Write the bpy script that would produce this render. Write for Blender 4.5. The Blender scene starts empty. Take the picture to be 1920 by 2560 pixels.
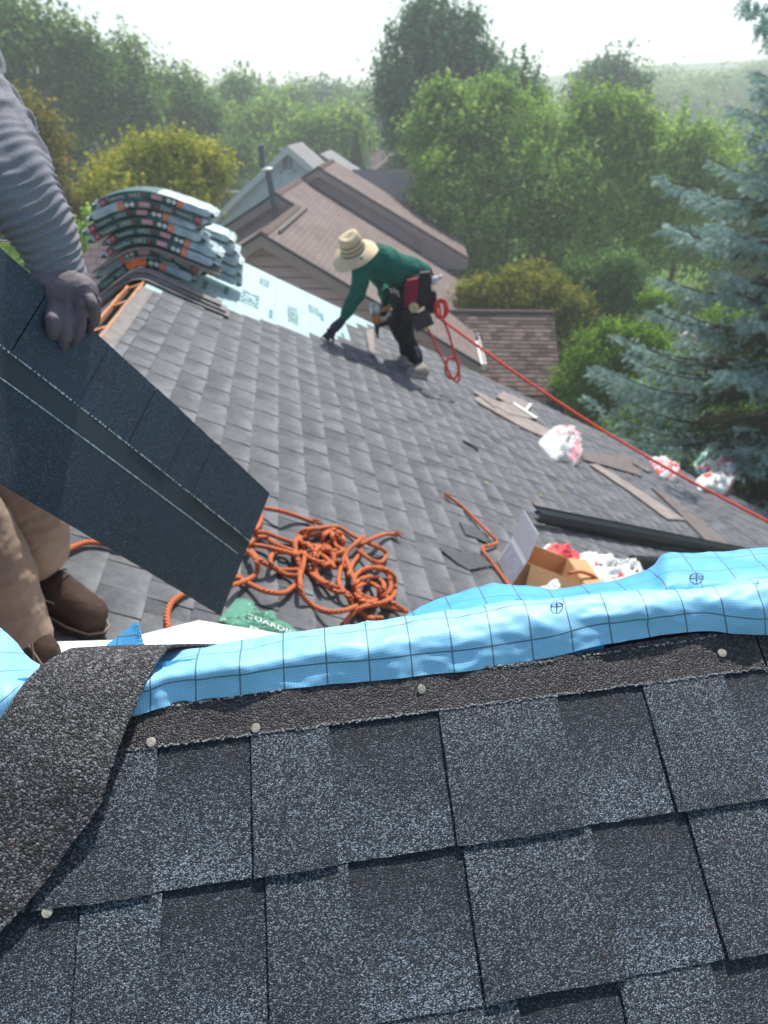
import bpy, bmesh, math, random
import numpy as np
from math import sin, cos, pi, radians, sqrt, floor
from mathutils import Vector, Matrix, noise
random.seed(7); rng = np.random.default_rng(7)
C = bpy.context.scene.collection
SC = bpy.context.scene

# ------------------------------------------------------------------ camera
cam_d = bpy.data.cameras.new('camera'); cam = bpy.data.objects.new('camera', cam_d); C.objects.link(cam)
cam.location = (0, 0, 0); cam.rotation_euler = (radians(60), 0, 0)
cam_d.sensor_fit = 'VERTICAL'; cam_d.sensor_height = 36; cam_d.lens = 36 * 1740 / 2560
cam_d.clip_start = .02; cam_d.clip_end = 3000
cam_d.dof.use_dof = True; cam_d.dof.focus_distance = .80; cam_d.dof.aperture_fstop = 6.5
SC.camera = cam
# ------------------------------------------------------------------ sky and sun
SUN_EL, SUN_AZ = 56.0, 18.0          # azimuth clockwise from +y
w = bpy.data.worlds.new('World'); SC.world = w; w.use_nodes = True
nt = w.node_tree; nt.nodes.clear()
sky = nt.nodes.new('ShaderNodeTexSky'); sky.sky_type = 'NISHITA'; sky.sun_disc = False
sky.sun_elevation = radians(SUN_EL); sky.sun_rotation = radians(SUN_AZ)
sky.dust_density = 1.5; sky.air_density = 1.0; sky.ozone_density = 1.1
bg = nt.nodes.new('ShaderNodeBackground'); bg.inputs[1].default_value = .135
wo = nt.nodes.new('ShaderNodeOutputWorld')
nt.links.new(sky.outputs[0], bg.inputs[0]); nt.links.new(bg.outputs[0], wo.inputs[0])
sun_d = bpy.data.lights.new('sun', 'SUN'); sun_d.energy = 5.0; sun_d.angle = radians(.55); sun_d.color = (1, .955, .88)
sun = bpy.data.objects.new('sun', sun_d); C.objects.link(sun)
_e, _a = radians(SUN_EL), radians(SUN_AZ)
SUNV = Vector((sin(_a) * cos(_e), cos(_a) * cos(_e), sin(_e)))
sun.rotation_euler = SUNV.to_track_quat('Z', 'Y').to_euler(); sun.location = (0, 0, 40)
SC.view_settings.view_transform = 'Standard'; SC.view_settings.look = 'None'
SC.view_settings.exposure = .40; SC.view_settings.gamma = 1; SC.view_settings.use_curve_mapping = False
SC.cycles.volume_bounces = 1; SC.cycles.max_bounces = 8; SC.cycles.transparent_max_bounces = 12

# ------------------------------------------------------------------ measuring helpers
FPX = 1740.0; GZ = -9.0
V = lambda *a: np.array(a, float)
def ray(x, y):
    u = (x - 960) / FPX; v = -(y - 1280) / FPX; a = radians(30)
    return V(u, cos(a) + v * sin(a), -sin(a) + v * cos(a))
def at(x, y, d): return ray(x, y) * d                   # d = depth along the lens axis
def atY(x, y, Y): r = ray(x, y); return r * (Y / r[1])  # on the vertical plane y = Y
RV = V(-.1283, .9917, 0); AV = V(.9917, .1283, 0); ZV = V(0, 0, 1)
_t = radians(27); NM = AV * sin(_t) + ZV * cos(_t); DN = AV * cos(_t) - ZV * sin(_t)      # big roof
_t = radians(33.7); NF = -RV * sin(_t) + ZV * cos(_t); UF = RV * cos(_t) + ZV * sin(_t)    # near roof
def on(n, off, x, y, h=0): r = ray(x, y); return r * ((h - off) / (n @ r))
def onM(x, y, h=0): return on(NM, 1.39, x, y, h)
def onF(x, y, h=0): return on(NF, .836, x, y, h)
def Mloc(a, r, h=0): return AV * a + RV * r + ZV * ((-1.39 - a * sin(radians(27))) / cos(radians(27))) + NM * h
def Mdn(dn, r, h=0): return NM * (-1.39 + h) + DN * dn + RV * r
def Floc(a, s, h=0): return NF * (-.836 + h) + UF * (s - .007 + .03 * a) + AV * a

# ------------------------------------------------------------------ object helpers
ORG = {}
def link(name, me, parent=None, org=(0, 0, 0), mat=None):
    o = bpy.data.objects.new(name, me); C.objects.link(o)
    org = Vector(org); ORG[o.name] = org
    if parent is not None:
        o.parent = parent; o.location = org - ORG[parent.name]
    else: o.location = org
    if mat is not None and me is not None:
        for m in (mat if isinstance(mat, (list, tuple)) else [mat]): me.materials.append(m)
    return o
def tag(o, label=None, cat=None, group=None, kind=None):
    if label: o['label'] = label
    if cat: o['category'] = cat
    if group: o['group'] = group
    if kind: o['kind'] = kind
    return o
def thing(name, loc, label, cat, group=None):
    o = link(name, None, None, loc); o.empty_display_size = .2
    return tag(o, label, cat, group)
class MB:
    """collects world-space polygons; build() links them as one mesh object"""
    def __init__(s): s.v = []; s.f = []; s.mi = []; s.uv = []; s.rn = []; s.hasuv = False
    def poly(s, pts, mi=0, uv=None, rn=0.0):
        b = len(s.v); s.v += [tuple(p) for p in pts]; s.f.append(tuple(range(b, b + len(pts)))); s.mi.append(mi)
        s.uv.append(uv if uv is not None else [(0, 0)] * len(pts)); s.rn.append(rn)
    def mesh(s, verts, faces, mi=0, uvs=None, rn=0.0):
        b = len(s.v); s.v += [tuple(p) for p in verts]
        for k, f in enumerate(faces):
            s.f.append(tuple(b + i for i in f)); s.mi.append(mi if not isinstance(mi, list) else mi[k])
            s.uv.append([uvs[i] for i in f] if uvs is not None else [(0, 0)] * len(f)); s.rn.append(rn)
    def box(s, o, ex, ey, ez, mi=0, rn=0.0):
        """box spanned by full edge vectors ex, ey, ez from the corner o"""
        o, ex, ey, ez = map(np.asarray, (o, ex, ey, ez))
        p = [o, o + ex, o + ex + ey, o + ey]; p += [q + ez for q in p]
        fs = [(3, 2, 1, 0), (4, 5, 6, 7), (0, 1, 5, 4), (1, 2, 6, 5), (2, 3, 7, 6), (3, 0, 4, 7)]
        if np.dot(np.cross(ex, ey), ez) < 0: fs = [f[::-1] for f in fs]
        s.mesh(p, fs, mi, None, rn)
    def slab(s, pts, n, th, mi=0, smi=None, rn=0.0):
        """polygon extruded by th along -n"""
        n = np.asarray(n) * th; top = [np.asarray(p, float) for p in pts]; bot = [p - n for p in top]; k = len(top)
        nn = np.zeros(3)
        for i in range(k): nn += np.cross(top[i], top[(i + 1) % k])
        if nn @ n < 0: top = top[::-1]; bot = bot[::-1]
        s.poly(top, mi, None, rn); s.poly(bot[::-1], mi if smi is None else smi, None, rn)
        for i in range(k):
            j = (i + 1) % k; s.poly([top[i], bot[i], bot[j], top[j]], mi if smi is None else smi, None, rn)
    def grid(s, P, mi=0, uv=None, rn=0.0, closed_u=False, th=0.0):
        """P[i][j] surface; th>0 gives it a thickness against its normal"""
        P = np.asarray(P, float); n, m = P.shape[:2]
        if th > 0:
            du = np.gradient(P, axis=0); dv = np.gradient(P, axis=1); N = np.cross(du, dv)
            N /= np.linalg.norm(N, axis=2)[..., None] + 1e-12; Q = P - N * th
        V_ = P.reshape(-1, 3).tolist(); U_ = (np.asarray(uv).reshape(-1, 2).tolist() if uv is not None else None)
        F_ = []
        for i in range(n if closed_u else n - 1):
            for j in range(m - 1):
                i2 = (i + 1) % n; F_.append((i * m + j, i2 * m + j, i2 * m + j + 1, i * m + j + 1))
        s.mesh(V_, F_, mi, U_, rn)
        if th > 0:
            b = [(f[3], f[2], f[1], f[0]) for f in F_]; s.mesh(Q.reshape(-1, 3).tolist(), b, mi, U_, rn)
            bd = [(i, 0) for i in range(n)] + [(n - 1, j) for j in range(1, m)] + [(i, m - 1) for i in range(n - 2, -1, -1)] + [(0, j) for j in range(m - 2, 0, -1)]
            for k in range(len(bd)):
                a_, b_ = bd[k], bd[(k + 1) % len(bd)]
                u4 = None
                if uv is not None: u4 = [tuple(uv[a_[0]][a_[1]]), tuple(uv[a_[0]][a_[1]]), tuple(uv[b_[0]][b_[1]]), tuple(uv[b_[0]][b_[1]])]
                s.poly([P[a_], Q[a_], Q[b_], P[b_]], mi, u4, rn)
    def tube(s, pts, rad, seg=8, mi=0, closed=False, uvs=True, caps=True, rn=0.0):
        pts = [np.asarray(p, float) for p in pts]; n = len(pts)
        R = [rad] * n if not hasattr(rad, '__len__') else rad
        T = []
        for i in range(n):
            a = pts[(i - 1) % n] if closed or i else pts[0]; b = pts[(i + 1) % n] if closed or i < n - 1 else pts[-1]
            d = b - a; T.append(d / (np.linalg.norm(d) + 1e-12))
        up = V(0, 0, 1) if abs(T[0][2]) < .9 else V(1, 0, 0)
        vs = []; us = []; L = 0
        X = np.cross(T[0], up); X /= np.linalg.norm(X)
        for i in range(n):
            X = X - T[i] * (X @ T[i]); X /= np.linalg.norm(X) + 1e-12; Y = np.cross(T[i], X)
            if i: L += np.linalg.norm(pts[i] - pts[i - 1])
            for k in range(seg):
                q = 2 * pi * k / seg; vs.append(pts[i] + (X * cos(q) + Y * sin(q)) * R[i]); us.append((k / seg, L))
        fs = []
        for i in range(n if closed else n - 1):
            for k in range(seg):
                a = i * seg + k; b = i * seg + (k + 1) % seg; i2 = (i + 1) % n
                fs.append((a, b, i2 * seg + (k + 1) % seg, i2 * seg + k))
        if caps and not closed: fs.append(tuple(range(seg))[::-1]); fs.append(tuple((n - 1) * seg + k for k in range(seg)))
        s.mesh(vs, fs, mi, us, rn)
    def lathe(s, c, axis, prof, seg=16, mi=0):
        """prof: list of (radius, height) along axis from c"""
        axis = np.asarray(axis, float); axis /= np.linalg.norm(axis)
        X = np.cross(axis, V(0, 0, 1) if abs(axis[2]) < .9 else V(1, 0, 0)); X /= np.linalg.norm(X); Y = np.cross(axis, X)
        vs = []; fs = []
        for (r_, h_) in prof:
            for k in range(seg): q = 2 * pi * k / seg; vs.append(np.asarray(c) + axis * h_ + (X * cos(q) + Y * sin(q)) * r_)
        for i in range(len(prof) - 1):
            for k in range(seg): fs.append((i * seg + k, i * seg + (k + 1) % seg, (i + 1) * seg + (k + 1) % seg, (i + 1) * seg + k))
        if prof[0][0] > 1e-5: fs.append(tuple(range(seg))[::-1])
        if prof[-1][0] > 1e-5: fs.append(tuple((len(prof) - 1) * seg + k for k in range(seg)))
        s.mesh(vs, fs, mi)
    def build(s, name, mat, parent=None, org=None, smooth=False, kind=None, label=None):
        A = np.array(s.v, float)
        if org is None: org = (A[:, 0].mean(), A[:, 1].mean(), A[:, 2].min())
        A = A - np.array(org)
        me = bpy.data.meshes.new(name); me.from_pydata(A.tolist(), [], s.f)
        me.polygons.foreach_set('material_index', s.mi)
        u = me.uv_layers.new(name='UVMap'); u.data.foreach_set('uv', np.array([c for l in s.uv for c in l], np.float32).ravel())
        if any(s.rn):
            at_ = me.attributes.new('rnd', 'FLOAT', 'FACE'); at_.data.foreach_set('value', np.array(s.rn, np.float32))
        if smooth: me.polygons.foreach_set('use_smooth', [True] * len(me.polygons))
        o = link(name, me, parent, org, mat)
        if kind: o['kind'] = kind
        if label: o['label'] = label
        return o
def catmull(P, n=8, closed=False):
    P = [np.asarray(p, float) for p in P]; out = []
    m = len(P); rngi = range(m if closed else m - 1)
    for i in rngi:
        p0 = P[(i - 1) % m] if closed or i > 0 else 2 * P[0] - P[1]
        p1 = P[i]; p2 = P[(i + 1) % m]; p3 = P[(i + 2) % m] if closed or i + 2 < m else 2 * P[-1] - P[-2]
        for k in range(n):
            t = k / n
            out.append(.5 * ((2 * p1) + (-p0 + p2) * t + (2 * p0 - 5 * p1 + 4 * p2 - p3) * t * t + (-p0 + 3 * p1 - 3 * p2 + p3) * t ** 3))
    if not closed: out.append(P[-1])
    return out
def nz(p, s=1.0, o=0): return noise.noise(Vector((p[0] * s + o, p[1] * s + o * .7, p[2] * s - o)))
_TX = {}
def text_mesh(txt, size):
    if txt not in _TX:
        cu = bpy.data.curves.new('t', 'FONT'); cu.body = txt; cu.size = 1; cu.align_x = 'LEFT'; cu.resolution_u = 2
        o = bpy.data.objects.new('t', cu); me = o.to_mesh()
        _TX[txt] = (np.array([v.co[:] for v in me.vertices]) if len(me.vertices) else np.zeros((0, 3)), [tuple(p.vertices) for p in me.polygons])
        o.to_mesh_clear(); bpy.data.objects.remove(o); bpy.data.curves.remove(cu)
    vs, fs = _TX[txt]; return vs * size, fs
_sc = bpy.data.scenes.new('scratch')
def evaluated_mesh(o):
    _sc.collection.objects.link(o); vl = _sc.view_layers[0]; vl.update(); dg = vl.depsgraph
    me = bpy.data.meshes.new_from_object(o.evaluated_get(dg)); _sc.collection.objects.unlink(o); return me
def put_text(mb, txt, size, fn, mi=0):
    """fn(x, y) -> world point"""
    vs, fs = text_mesh(txt, size)
    if len(vs): mb.mesh([fn(v[0], v[1]) for v in vs], fs, mi)

# ------------------------------------------------------------------ materials
class NT:
    def __init__(s, name):
        s.m = bpy.data.materials.new(name); s.m.use_nodes = True; s.t = s.m.node_tree; s.t.nodes.clear()
        s.out = s.n('ShaderNodeOutputMaterial'); s.b = s.n('ShaderNodeBsdfPrincipled'); s.l(s.b.outputs[0], s.out.inputs[0])
        s.geo = s.n('ShaderNodeNewGeometry')
    def n(s, t, **k):
        x = s.t.nodes.new(t)
        for a, b in k.items(): setattr(x, a, b)
        return x
    def l(s, a, b): s.t.links.new(a, b)
    def set(s, x, i, v):
        if hasattr(v, 'is_output'): s.l(v, x.inputs[i])
        else: x.inputs[i].default_value = v
    def math(s, op, a, b=0.0, c=0.0, clamp=False):
        x = s.n('ShaderNodeMath', operation=op); x.use_clamp = clamp
        s.set(x, 0, a); s.set(x, 1, b)
        if op in ('MULTIPLY_ADD', 'SMOOTH_MIN', 'COMPARE'): s.set(x, 2, c)
        return x.outputs[0]
    def noise(s, scale, detail=3, rough=.55, vec=None, dist=0.0):
        x = s.n('ShaderNodeTexNoise'); s.l(vec or s.geo.outputs['Position'], x.inputs['Vector'])
        x.inputs['Scale'].default_value = scale; x.inputs['Detail'].default_value = detail; x.inputs['Roughness'].default_value = rough; x.inputs['Distortion'].default_value = dist
        return x.outputs[0]
    def vor(s, scale, vec=None, feat='F1'):
        x = s.n('ShaderNodeTexVoronoi'); x.feature = feat; s.l(vec or s.geo.outputs['Position'], x.inputs['Vector']); x.inputs['Scale'].default_value = scale
        return x
    def ramp(s, f, st):
        x = s.n('ShaderNodeValToRGB'); s.l(f, x.inputs[0]); e = x.color_ramp.elements
        while len(e) < len(st): e.new(.5)
        for i, (p, c) in enumerate(st): e[i].position = p; e[i].color = (*c, 1) if len(c) == 3 else c
        return x.outputs[0]
    def mix(s, f, a, b, mode='MIX'):
        x = s.n('ShaderNodeMix', data_type='RGBA', blend_type=mode)
        s.set(x, 0, f)
        for i, v in ((6, a), (7, b)): s.set(x, i, v if hasattr(v, 'is_output') else (*v, 1))
        return x.outputs[2]
    def map(s, v, a, b, c, d):
        x = s.n('ShaderNodeMapRange'); s.l(v, x.inputs[0])
        for i, q in enumerate((a, b, c, d)): x.inputs[i + 1].default_value = q
        return x.outputs[0]
    def col(s, c): s.set(s.b, 'Base Color', c if hasattr(c, 'is_output') else (*c, 1))
    def bump(s, h, st=.3, dist=.01, nrm=None):
        x = s.n('ShaderNodeBump'); s.l(h, x.inputs['Height']); x.inputs['Strength'].default_value = st; x.inputs['Distance'].default_value = dist
        if nrm is not None: s.l(nrm, x.inputs['Normal'])
        s.l(x.outputs[0], s.b.inputs['Normal']); return x.outputs[0]
    def p(s, rough=.6, spec=.5, metal=0.0, **k):
        s.b.inputs['Roughness'].default_value = rough; s.b.inputs['Specular IOR Level'].default_value = spec; s.b.inputs['Metallic'].default_value = metal
        for a, v in k.items(): s.set(s.b, a.replace('_', ' '), v)
    def attr(s, name): x = s.n('ShaderNodeAttribute'); x.attribute_name = name; return x
    def uv(s):
        x = s.n('ShaderNodeUVMap'); x.uv_map = 'UVMap'; y = s.n('ShaderNodeSeparateXYZ'); s.l(x.outputs[0], y.inputs[0]); return x.outputs[0], y.outputs[0], y.outputs[1]
def simple(name, c, rough=.6, spec=.4, var=.25, scale=8.0, bump=0.0, bscale=60.0, metal=0.0, **k):
    t = NT(name); f = t.noise(scale, 4)
    lo = tuple(x * (1 - var) for x in c); hi = tuple(min(1, x * (1 + var)) for x in c)
    t.col(t.ramp(f, [(.3, lo), (.7, hi)])); t.p(rough, spec, metal, **k)
    if bump: t.bump(t.noise(bscale, 3), bump, .005)
    return t.m
# ---- shingle materials
def m_shingle_far(name, lo, hi, warm=(.1, .095, .09)):
    t = NT(name); _, u, v = t.uv(); r = t.attr('rnd').outputs['Fac']
    g = t.math('ADD', t.math('MULTIPLY', t.noise(420, 2), .55), t.math('MULTIPLY', t.vor(330).outputs['Color'], .42)); n2 = t.noise(3.5, 4); n3 = t.noise(34, 3)
    grad = t.math('MULTIPLY', t.math('MULTIPLY', t.math('POWER', v, 2.6), t.map(t.noise(9, 3), .35, .65, .05, 1.0)), .62)                  # paler granules blended in towards the butt edge
    f = t.math('ADD', t.math('MULTIPLY', r, .22), t.math('MULTIPLY', g, .36))
    f = t.math('ADD', f, t.math('MULTIPLY', n3, .42)); f = t.math('ADD', f, grad); f = t.math('ADD', f, t.math('MULTIPLY', n2, .22))
    c = t.ramp(f, [(.30, lo), (1.10, hi)])
    c2 = t.mix(t.map(t.noise(1.3, 3), .55, .75, 0, .45), c, warm)
    t.col(c2); t.p(.82, .35); t.bump(t.noise(900, 2), .25, .002); return t.m
M_ROOF = m_shingle_far('grey roof shingle', (.026, .031, .038), (.172, .180, .194), (.110, .110, .112))
M_ROOFEDGE = simple('shingle cut edge', (.035, .035, .038), .9)
def m_granules(name, base, fleck, amount=.45, tint=(.34, .39, .44), scale=780.0, grad=None, bias=0.0):
    """close-up mineral granules: one colour per grain, grains proud of the mat"""
    t = NT(name); _, u, v = t.uv()
    vo = t.vor(scale); wr = t.n('ShaderNodeVectorMath', operation='ADD'); 
    hue = t.n('ShaderNodeSeparateColor'); t.l(vo.outputs['Color'], hue.inputs[0]); k = hue.outputs[0]; k2 = hue.outputs[1]
    big = t.noise(11, 3); mid = t.noise(60, 3)
    am = t.math('ADD', t.math('MULTIPLY', big, .16), t.math('MULTIPLY', mid, .22)); am = t.math('ADD', am, amount - .19 + bias)
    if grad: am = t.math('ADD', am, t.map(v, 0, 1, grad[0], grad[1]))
    r = t.attr('rnd').outputs['Fac']; am = t.math('ADD', am, t.math('MULTIPLY', t.math('SUBTRACT', r, .5), .14))
    f = t.math('ADD', t.math('MULTIPLY', t.math('SUBTRACT', k, .78), 1.9), t.math('MULTIPLY', am, 1.5), clamp=True)
    f = t.math('POWER', f, 1.35)
    fl = t.mix(k2, fleck, tint); c = t.mix(f, base, fl)
    red = t.math('GREATER_THAN', t.math('MULTIPLY', hue.outputs[2], k), .975)
    c = t.mix(red, c, (.30, .09, .06))
    t.col(c); t.p(.55, .5)
    d = t.math('SUBTRACT', 1.0, t.math('MULTIPLY', vo.outputs['Distance'], 1.2))
    d = t.math('ADD', d, t.math('MULTIPLY', k, .8)); d = t.math('ADD', d, t.math('MULTIPLY', t.noise(260, 2), 1.2))
    t.bump(d, .9, .0012); return t.m
M_GR = m_granules('charcoal granule surface', (.006, .010, .018), (.20, .26, .34), .31)
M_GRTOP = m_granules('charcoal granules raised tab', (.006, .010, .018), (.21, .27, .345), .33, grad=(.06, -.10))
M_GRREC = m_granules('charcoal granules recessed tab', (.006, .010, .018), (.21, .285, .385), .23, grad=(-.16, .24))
M_HEAD = m_granules('headlap granule surface', (.014, .012, .013), (.13, .12, .125), .36, tint=(.13, .125, .13), scale=520.0)
M_FLAP = m_granules('curled strip granules', (.010, .010, .0115), (.22, .215, .225), .36, tint=(.22, .22, .235), scale=470.0)
def m_seal():
    t = NT('pale sealant dash'); n = t.noise(300, 3); t.col(t.ramp(n, [(.4, (.05, .055, .06)), (.66, (.36, .38, .39))])); t.p(.5, .5); t.bump(n, .8, .002); return t.m
M_SEAL = m_seal()
M_NAIL = simple('galvanised nail head', (.40, .37, .29), .5, .5, .3, 300, metal=.35)
# held shingle, backlit: the bluish sky fill is put into its colours
def m_held(name, base, fleck, am):
    t = NT(name); vo = t.vor(430); hue = t.n('ShaderNodeSeparateColor'); t.l(vo.outputs['Color'], hue.inputs[0])
    n = t.noise(55, 3); f = t.math('MULTIPLY', t.math('SUBTRACT', t.math('ADD', hue.outputs[0], t.math('MULTIPLY', n, .35)), 1.22 - am), 2.8, clamp=True)
    c = t.mix(f, base, fleck); c = t.mix(t.map(t.noise(7, 2), .4, .75, 0, .5), c, tuple(x * 1.8 for x in base)); t.col(c); t.p(.6, .45); t.bump(vo.outputs['Distance'], .6, .001); return t.m
M_HELD = m_held('held shingle tab granules', (.018, .035, .052), (.075, .115, .155), .36)
M_HELDB = m_held('held shingle lower granules', (.013, .027, .040), (.07, .105, .135), .34)
M_HELDS = m_held('held shingle nailing strip', (.020, .034, .041), (.045, .062, .070), .25)
def m_mem(name, base, line, cell=.0507, lw=.019, white=None):
    t = NT(name); uv, u, v = t.uv()
    def ln(x):
        f = t.math('FRACT', t.math('ADD', t.math('DIVIDE', x, cell), 100.0)); return t.math('LESS_THAN', t.math('ABSOLUTE', t.math('SUBTRACT', f, .5)), lw)
    g = t.math('MAXIMUM', ln(u), ln(v))
    wv = t.n('ShaderNodeTexChecker'); t.l(uv, wv.inputs[0]); wv.inputs['Scale'].default_value = 430; 
    mp = t.n('ShaderNodeMapping'); mp.inputs['Rotation'].default_value = (0, 0, .7); t.l(uv, mp.inputs[0]); t.l(mp.outputs[0], wv.inputs[0])
    c = t.mix(t.map(t.noise(9, 3), .3, .7, 0, 1), base, tuple(min(1, x * 1.22) for x in base))
    c = t.mix(t.math('MULTIPLY', wv.outputs['Fac'], .40), c, tuple(x * .55 for x in base))
    if white: c = t.mix(t.map(t.noise(5, 3), .42, .62, 0, .8), c, white)
    c = t.mix(t.map(t.noise(60, 4), .62, .75, 0, .22), c, (.35, .4, .38))
    c = t.mix(t.math('MULTIPLY', g, .82), c, line); t.col(c); t.p(.55, .7)
    t.b.inputs['Sheen Weight'].default_value = .25
    t.bump(t.math('ADD', t.math('MULTIPLY', wv.outputs['Fac'], .5), t.noise(26, 3)), .22, .003); return t.m
M_MEM = m_mem('blue roofing membrane', (.22, .54, .78), (.02, .07, .09))
M_MEMB = m_mem('blue membrane shade deepened', (.040, .36, .72), (.01, .05, .09))  # deeper blue puts the shade of the back-facing sheet into the colour
M_INK = simple('dark print', (.012, .03, .04), .6, .3, 0.0)
M_TEAL = m_mem('underlayment paled by glare', (.33, .50, .50), (.18, .36, .37), cell=.30, lw=.012)  # sun glare on blue underlayment is put into this pale base colour
M_WHITEBD = simple('white foam board', (.86, .87, .84), .5, .4, .03, 3)
M_WOOD = simple('raw orange sheathing edge', (.62, .27, .12), .8, .2, .3, 40, .4, 90)
M_BLACK = simple('black shade fill', (.012, .01, .01), .9, .1, .3)
M_TAN = simple('tan felt strip', (.27, .235, .215), .9, .2, .22, 9, .3, 300)
M_TAN2 = simple('brownish shingle strip', (.16, .14, .135), .9, .2, .25, 12, .3, 300)
M_GREYSTRIP = simple('grey curved strip', (.20, .19, .185), .8, .3, .22, 25, .4, 200)
M_METAL = simple('black painted drip edge', (.012, .018, .026), .32, .6, .2)
M_METAL2 = simple('black drip edge inside', (.02, .028, .038), .4, .5, .2)
def m_rope(name, c, tw=95.0):
    t = NT(name); uv, u, v = t.uv(); s = t.math('SINE', t.math('MULTIPLY', t.math('ADD', t.math('MULTIPLY', v, tw), t.math('MULTIPLY', u, 1.0)), 6.283 * 3))
    t.col(t.mix(t.map(s, -1, 1, 0, 1), tuple(x * .55 for x in c), c)); t.p(.75, .3); t.bump(s, .6, .003); return t.m
M_ROPE = m_rope('orange braided rope', (.62, .17, .065), 22)
M_RROPE = m_rope('red lifeline rope', (.95, .10, .075), 14)
def m_film(name, c, tr=.35, rough=.25):
    t = NT(name); n = t.noise(12, 4); t.col(t.ramp(n, [(.35, tuple(x * .78 for x in c)), (.6, c)])); t.p(rough, .6)
    t.b.inputs['Transmission Weight'].default_value = tr; t.b.inputs['IOR'].default_value = 1.2; t.bump(t.noise(40, 4), .55, .01); return t.m
M_FILM = m_film('white plastic bag film', (.80, .84, .82), .15)
M_FILMRED = m_film('red print on bag film', (.72, .10, .11), .0, .35)
M_FILMPINK = m_film('pink print on bag film', (.75, .38, .42), .0, .35)
M_FILMG = m_film('green wrapper film', (.12, .33, .24), .1, .2)
M_FILMDK = m_film('dark smoked plastic', (.03, .035, .045), .1, .25)
M_CARD = simple('brown corrugated card', (.50, .30, .155), .85, .2, .1, 6, .15, 90)
M_CARDW = simple('white printed card', (.74, .74, .74), .6, .3, .04, 6)
M_CARDG = simple('grey lilac label print', (.42, .44, .52), .6, .3, .25, 35)
# bundles
M_BGREEN = simple('dark green wrapper print', (.022, .085, .065), .3, .55, .2, 9, .3, 30)
M_BWHITE = m_film('clear pale wrapper end', (.50, .62, .63), .0, .22)
M_BPALE = simple('pale blue grey wrapper print', (.36, .48, .53), .3, .55, .15, 9, .3, 30)
M_BRED = simple('crimson print', (.40, .04, .07), .35, .5, .1)
M_BPINK = simple('pink label print', (.62, .30, .36), .35, .5, .1)
M_BORANGE = simple('orange print', (.85, .17, .05), .35, .5, .1)
M_PWHITE = simple('white print', (.66, .70, .70), .4, .5, .04)
# people
M_SHIRT2 = simple('dark green long sleeve shirt cloth', (.010, .115, .082), .85, .2, .18, 6, .5, 25)
M_PANTS2 = simple('black work trouser cloth', (.010, .014, .022), .8, .25, .3, 10, .4, 40)
M_SKIN = simple('tanned skin', (.30, .15, .10), .5, .4, .1, 20)
M_GLOVE2 = simple('dark violet work glove', (.035, .03, .06), .7, .3, .2, 30)
M_POUCHR = simple('crimson tool pouch', (.24, .008, .035), .6, .3, .2, 25)
M_POUCHB = simple('black tool pouch nylon', (.010, .012, .017), .6, .4, .3, 30, .3, 80)
M_GUNSIL = simple('nail gun silver housing', (.42, .44, .45), .35, .5, .2, 40, metal=.5)
M_GUNOR = simple('nail gun tan grip', (.38, .16, .05), .5, .4, .2, 40)
def m_straw():
    t = NT('woven straw'); n = t.noise(120, 2); t.col(t.ramp(n, [(.3, (.50, .38, .235)), (.7, (.74, .61, .42))])); t.p(.8, .25); t.bump(n, .5, .002); return t.m
M_STRAW = m_straw(); M_STRAWB = simple('straw band dark weave', (.10, .07, .05), .8, .2, .4, 60)
M_SHOE2 = simple('tan grey trainer', (.30, .27, .24), .8, .3, .3, 30); M_SOLE = simple('pale rubber sole', (.40, .40, .40), .7, .3, .1)
def m_sleeve():
    t = NT('blue grey knit sleeve'); n = t.noise(420, 2); b = t.noise(5, 3)
    t.col(t.mix(t.map(n, .3, .7, 0, 1), (.145, .155, .185), (.25, .25, .275))); t.p(.85, .2); t.bump(n, .3, .001); return t.m
M_SLEEVE = m_sleeve()
M_VEST = simple('dark navy denim vest', (.022, .028, .042), .85, .2, .25, 30, .4, 200)
M_STITCH = simple('tan stitching', (.30, .26, .22), .8, .2, .1)
M_STEEL = simple('bright steel ring', (.70, .68, .62), .25, .6, .1, metal=.9)
def m_gl():
    t = NT('purple grey knit glove'); n = t.noise(700, 2); t.col(t.mix(t.map(t.noise(25, 3), .35, .7, 0, 1), (.105, .088, .105), (.175, .145, .155))); t.p(.7, .3); t.bump(n, .35, .0006); return t.m
M_GLOVE1 = m_gl()
M_TROU = simple('brown work trouser cloth', (.34, .255, .20), .7, .3, .14, 9, .5, 18)
M_BOOT = simple('dark brown suede boot', (.062, .040, .032), .85, .25, .25, 20, .4, 200)
M_LACE = simple('pale boot lace', (.30, .23, .18), .8, .2, .1); M_LACED = simple('dark boot lace', (.02, .012, .012), .8, .2, .1)
# houses
def m_brick_roof(name, lo, hi, us=.30, vs=.14, mort=None):
    t = NT(name); uv, u, v = t.uv(); b = t.n('ShaderNodeTexBrick'); t.l(uv, b.inputs['Vector']); b.inputs['Scale'].default_value = 1.0
    b.inputs['Brick Width'].default_value = us; b.inputs['Row Height'].default_value = vs; b.inputs['Mortar Size'].default_value = .012; b.inputs['Bias'].default_value = 0
    b.inputs['Color1'].default_value = (*lo, 1); b.inputs['Color2'].default_value = (*hi, 1); b.inputs['Mortar'].default_value = (*(mort or tuple(x * .6 for x in lo)), 1)
    c = t.mix(t.map(t.noise(1.2, 4), .35, .7, 0, .5), b.outputs[0], tuple(x * 1.25 for x in hi)); t.col(c); t.p(.9, .25); t.bump(b.outputs['Fac'], -.5, .01); return t.m
M_BROOF = m_brick_roof('brown neighbour shingles', (.135, .106, .098), (.19, .150, .138), .22, .143)
M_BTAB = simple('brown garage shingle', (.125, .092, .082), .9, .25, .12, 30); M_BTABD = simple('dark brown garage shingle', (.062, .046, .044), .9, .25, .15, 30)
M_BTABL = simple('light brown garage shingle', (.17, .128, .112), .9, .25, .12, 30)
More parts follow.
